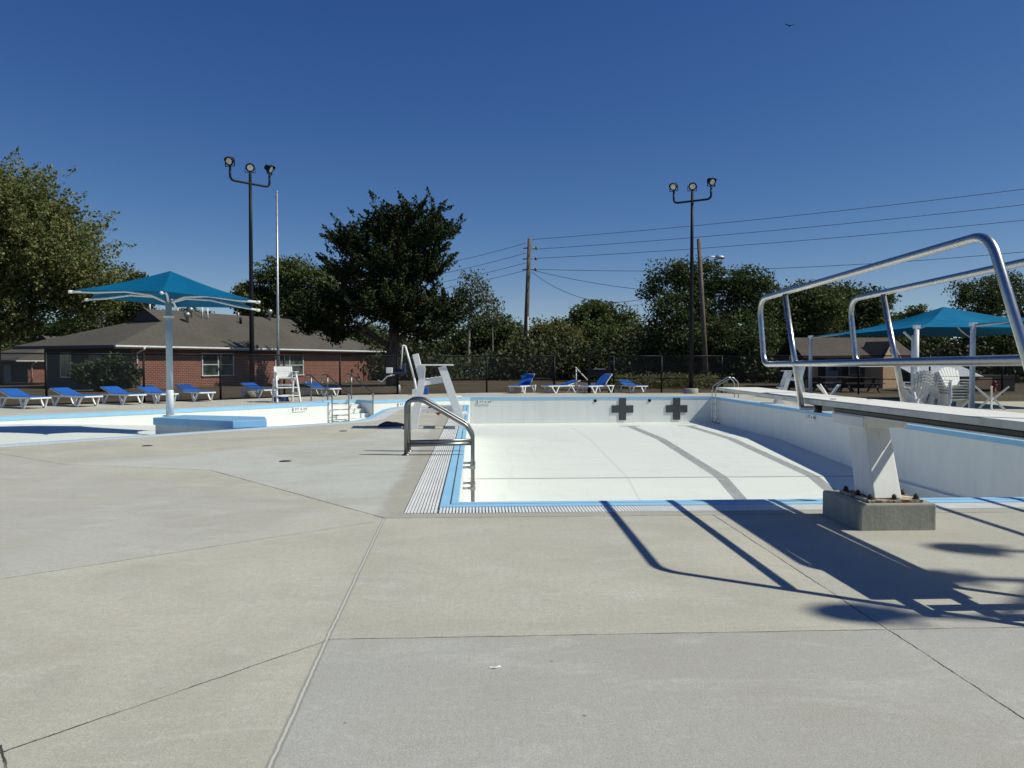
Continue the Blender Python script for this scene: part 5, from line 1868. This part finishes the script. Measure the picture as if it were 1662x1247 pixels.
tree('deciduous_tree', 'broad dark tree behind the teal canopy peak and the brown roof', 1385, 615, 66, [(1365, 490, 40, 30), (1400, 500, 40, 28), (1420, 515, 30, 28), (1370, 530, 56, 36), (1345, 480, 22, 18), (1435, 535, 26, 20), (1390, 550, 60, 26)], 25668, 0.17, 'leaf_dark', 31, .35, group=BG)
tree('deciduous_tree', 'low far tree between the canopy peak and the dark tree', 1490, 612, 84, [(1490, 515, 24, 18), (1465, 530, 26, 18), (1510, 530, 30, 22), (1485, 560, 50, 34)], 15685, 0.20, 'leaf_mid', 32, .3, group=BG)
tree('deciduous_tree', 'airy dark tree at the right edge above the teal canopies', 1612, 640, 60, [(1600, 475, 44, 26), (1560, 475, 20, 16), (1640, 465, 40, 24), (1580, 500, 36, 24), (1630, 510, 44, 30), (1600, 560, 50, 34), (1650, 560, 50, 50), (1700, 500, 50, 60), (1610, 600, 40, 26)], 28520, 0.12, 'leaf_dark', 33, .3, clump=.62, per=36, group=BG)
# bush by the porch
rng = np.random.default_rng(50)
bb = at(172, 634, 40.0)
t = thing('shrub', 'loose green shrub against the shaded porch of the brick building', 'shrub', (bb.x, bb.y, -.04))
sc = 40 / F
bl_ = [((px - 172) * sc, rng.uniform(-.4, .4), .02 + (634 - py) * sc, rx * sc, rx * sc * .8, ry * sc) for px, py, rx, ry in ((150, 600, 26, 20), (185, 595, 28, 20), (205, 612, 20, 16), (165, 615, 34, 16), (135, 605, 14, 14), (212, 600, 14, 12))]
pts, _ = crown_points(bl_, 7000, rng, .30, 30, .35)
leaf_mesh('foliage', pts, .105, rng, 'leaf_bush', t, .4, 1.8)
m = MB()
for b in bl_:
    m.tube([(b[0] * .2, b[1] * .2, -.05), (b[0] * .6, b[1] * .6, b[2] * .6), b[:3]], [.035, .025, .01], 6)
m.build('stem', 'trunk', t)

# undergrowth below the far trees, and the distant woodland
def mass(name, lab, px0, px1, d0, d1, htop, n, leaf, mat, seed, clump=1.0):
    rng = np.random.default_rng(seed)
    nc = int(n / 40)
    px = rng.uniform(px0, px1, nc)
    d = rng.uniform(d0, d1, nc)
    P = []
    for a, dd in zip(px, d):
        h_ = htop * (.55 + .45 * math.sin(a * .021 + seed) * math.cos(a * .009 + 2 * seed)) 
        q = at(a, 600, dd)
        k = rng.poisson(40) + 5
        z = rng.uniform(.1, max(.5, h_))
        P.append(np.array([q.x, q.y, z]) + rng.normal(size=(k, 3)) * np.array([1, 1, .7]) * clump)
    P = np.concatenate(P)
    P = P[P[:, 2] > .0]
    o = leaf_mesh(name, P, leaf, rng, mat, None, .4, 1.5)
    return tag(o, lab, 'undergrowth', kind='stuff')
mass('undergrowth', 'dark tangled undergrowth below the far trees beyond the lawn', 600, 1320, 64, 84, 4.2, 80000, .22, 'leaf_thicket', 61)
mass('undergrowth', 'dark undergrowth below the trees behind the right fence', 1180, 1720, 56, 74, 3.4, 45000, .20, 'leaf_thicket', 62)
mass('woodland', 'distant woodland closing the view behind the left buildings', -700, 620, 96, 125, 7.5, 96599, 0.31, 'leaf_dark', 63, 1.6)
mass('woodland', 'distant woodland closing the view behind the far and right trees', 600, 2400, 98, 125, 6.5, 105799, 0.31, 'leaf_dark', 64, 1.6)
# low weeds along the far fence line
mass('weeds', 'low green weeds behind the right end of the far fence', 1000, 1170, 44, 50, .75, 8049, 0.10, 'leaf_olive', 65, .25)
# pale utility boxes past the lawn
for (px, py, lab) in ((762, 616, 'small white utility box on the lawn beyond the tall guard chair, nearer the cedar'), (779, 616.5, 'small pale utility box on the lawn nearer the tall wooden pole')):
    p = at(px, py, 66)
    t = thing('utility_box', lab, 'utility box', (p.x, p.y, -.035), .2, 'utility boxes past the lawn')
    m = MB(); m.box((0, 0, .5), (.85, .6, 1.0)); m.build('cabinet', 'white_metal', t, bevel=.03)
    m = MB(); m.box((0, 0, 1.03), (.95, .7, .06)); m.build('lid', 'gutter', t, bevel=.01)
# a bird high in the sky
p = at(1282, 42, 70)
m = MB()
m.add([(0, -.22, 0), (.05, 0, .04), (-.05, 0, .04), (0, .25, .0), (0, 0, -.06), (.45, -.05, .16), (.42, .08, .15), (-.45, -.05, .16), (-.42, .08, .15), (.06, .10, .02), (-.06, .10, .02)],
      [(0, 1, 2), (1, 9, 3), (2, 3, 10), (0, 4, 1), (0, 2, 4), (4, 3, 9), (4, 10, 3), (4, 9, 1), (4, 2, 10), (1, 5, 6, 9), (2, 10, 8, 7), (1, 3, 2)])
o = m.build('bird', 'black'); o.location = p
sol = o.modifiers.new('t', 'SOLIDIFY'); sol.thickness = .01
tag(o, 'tiny dark bird high in the blue sky', 'bird')
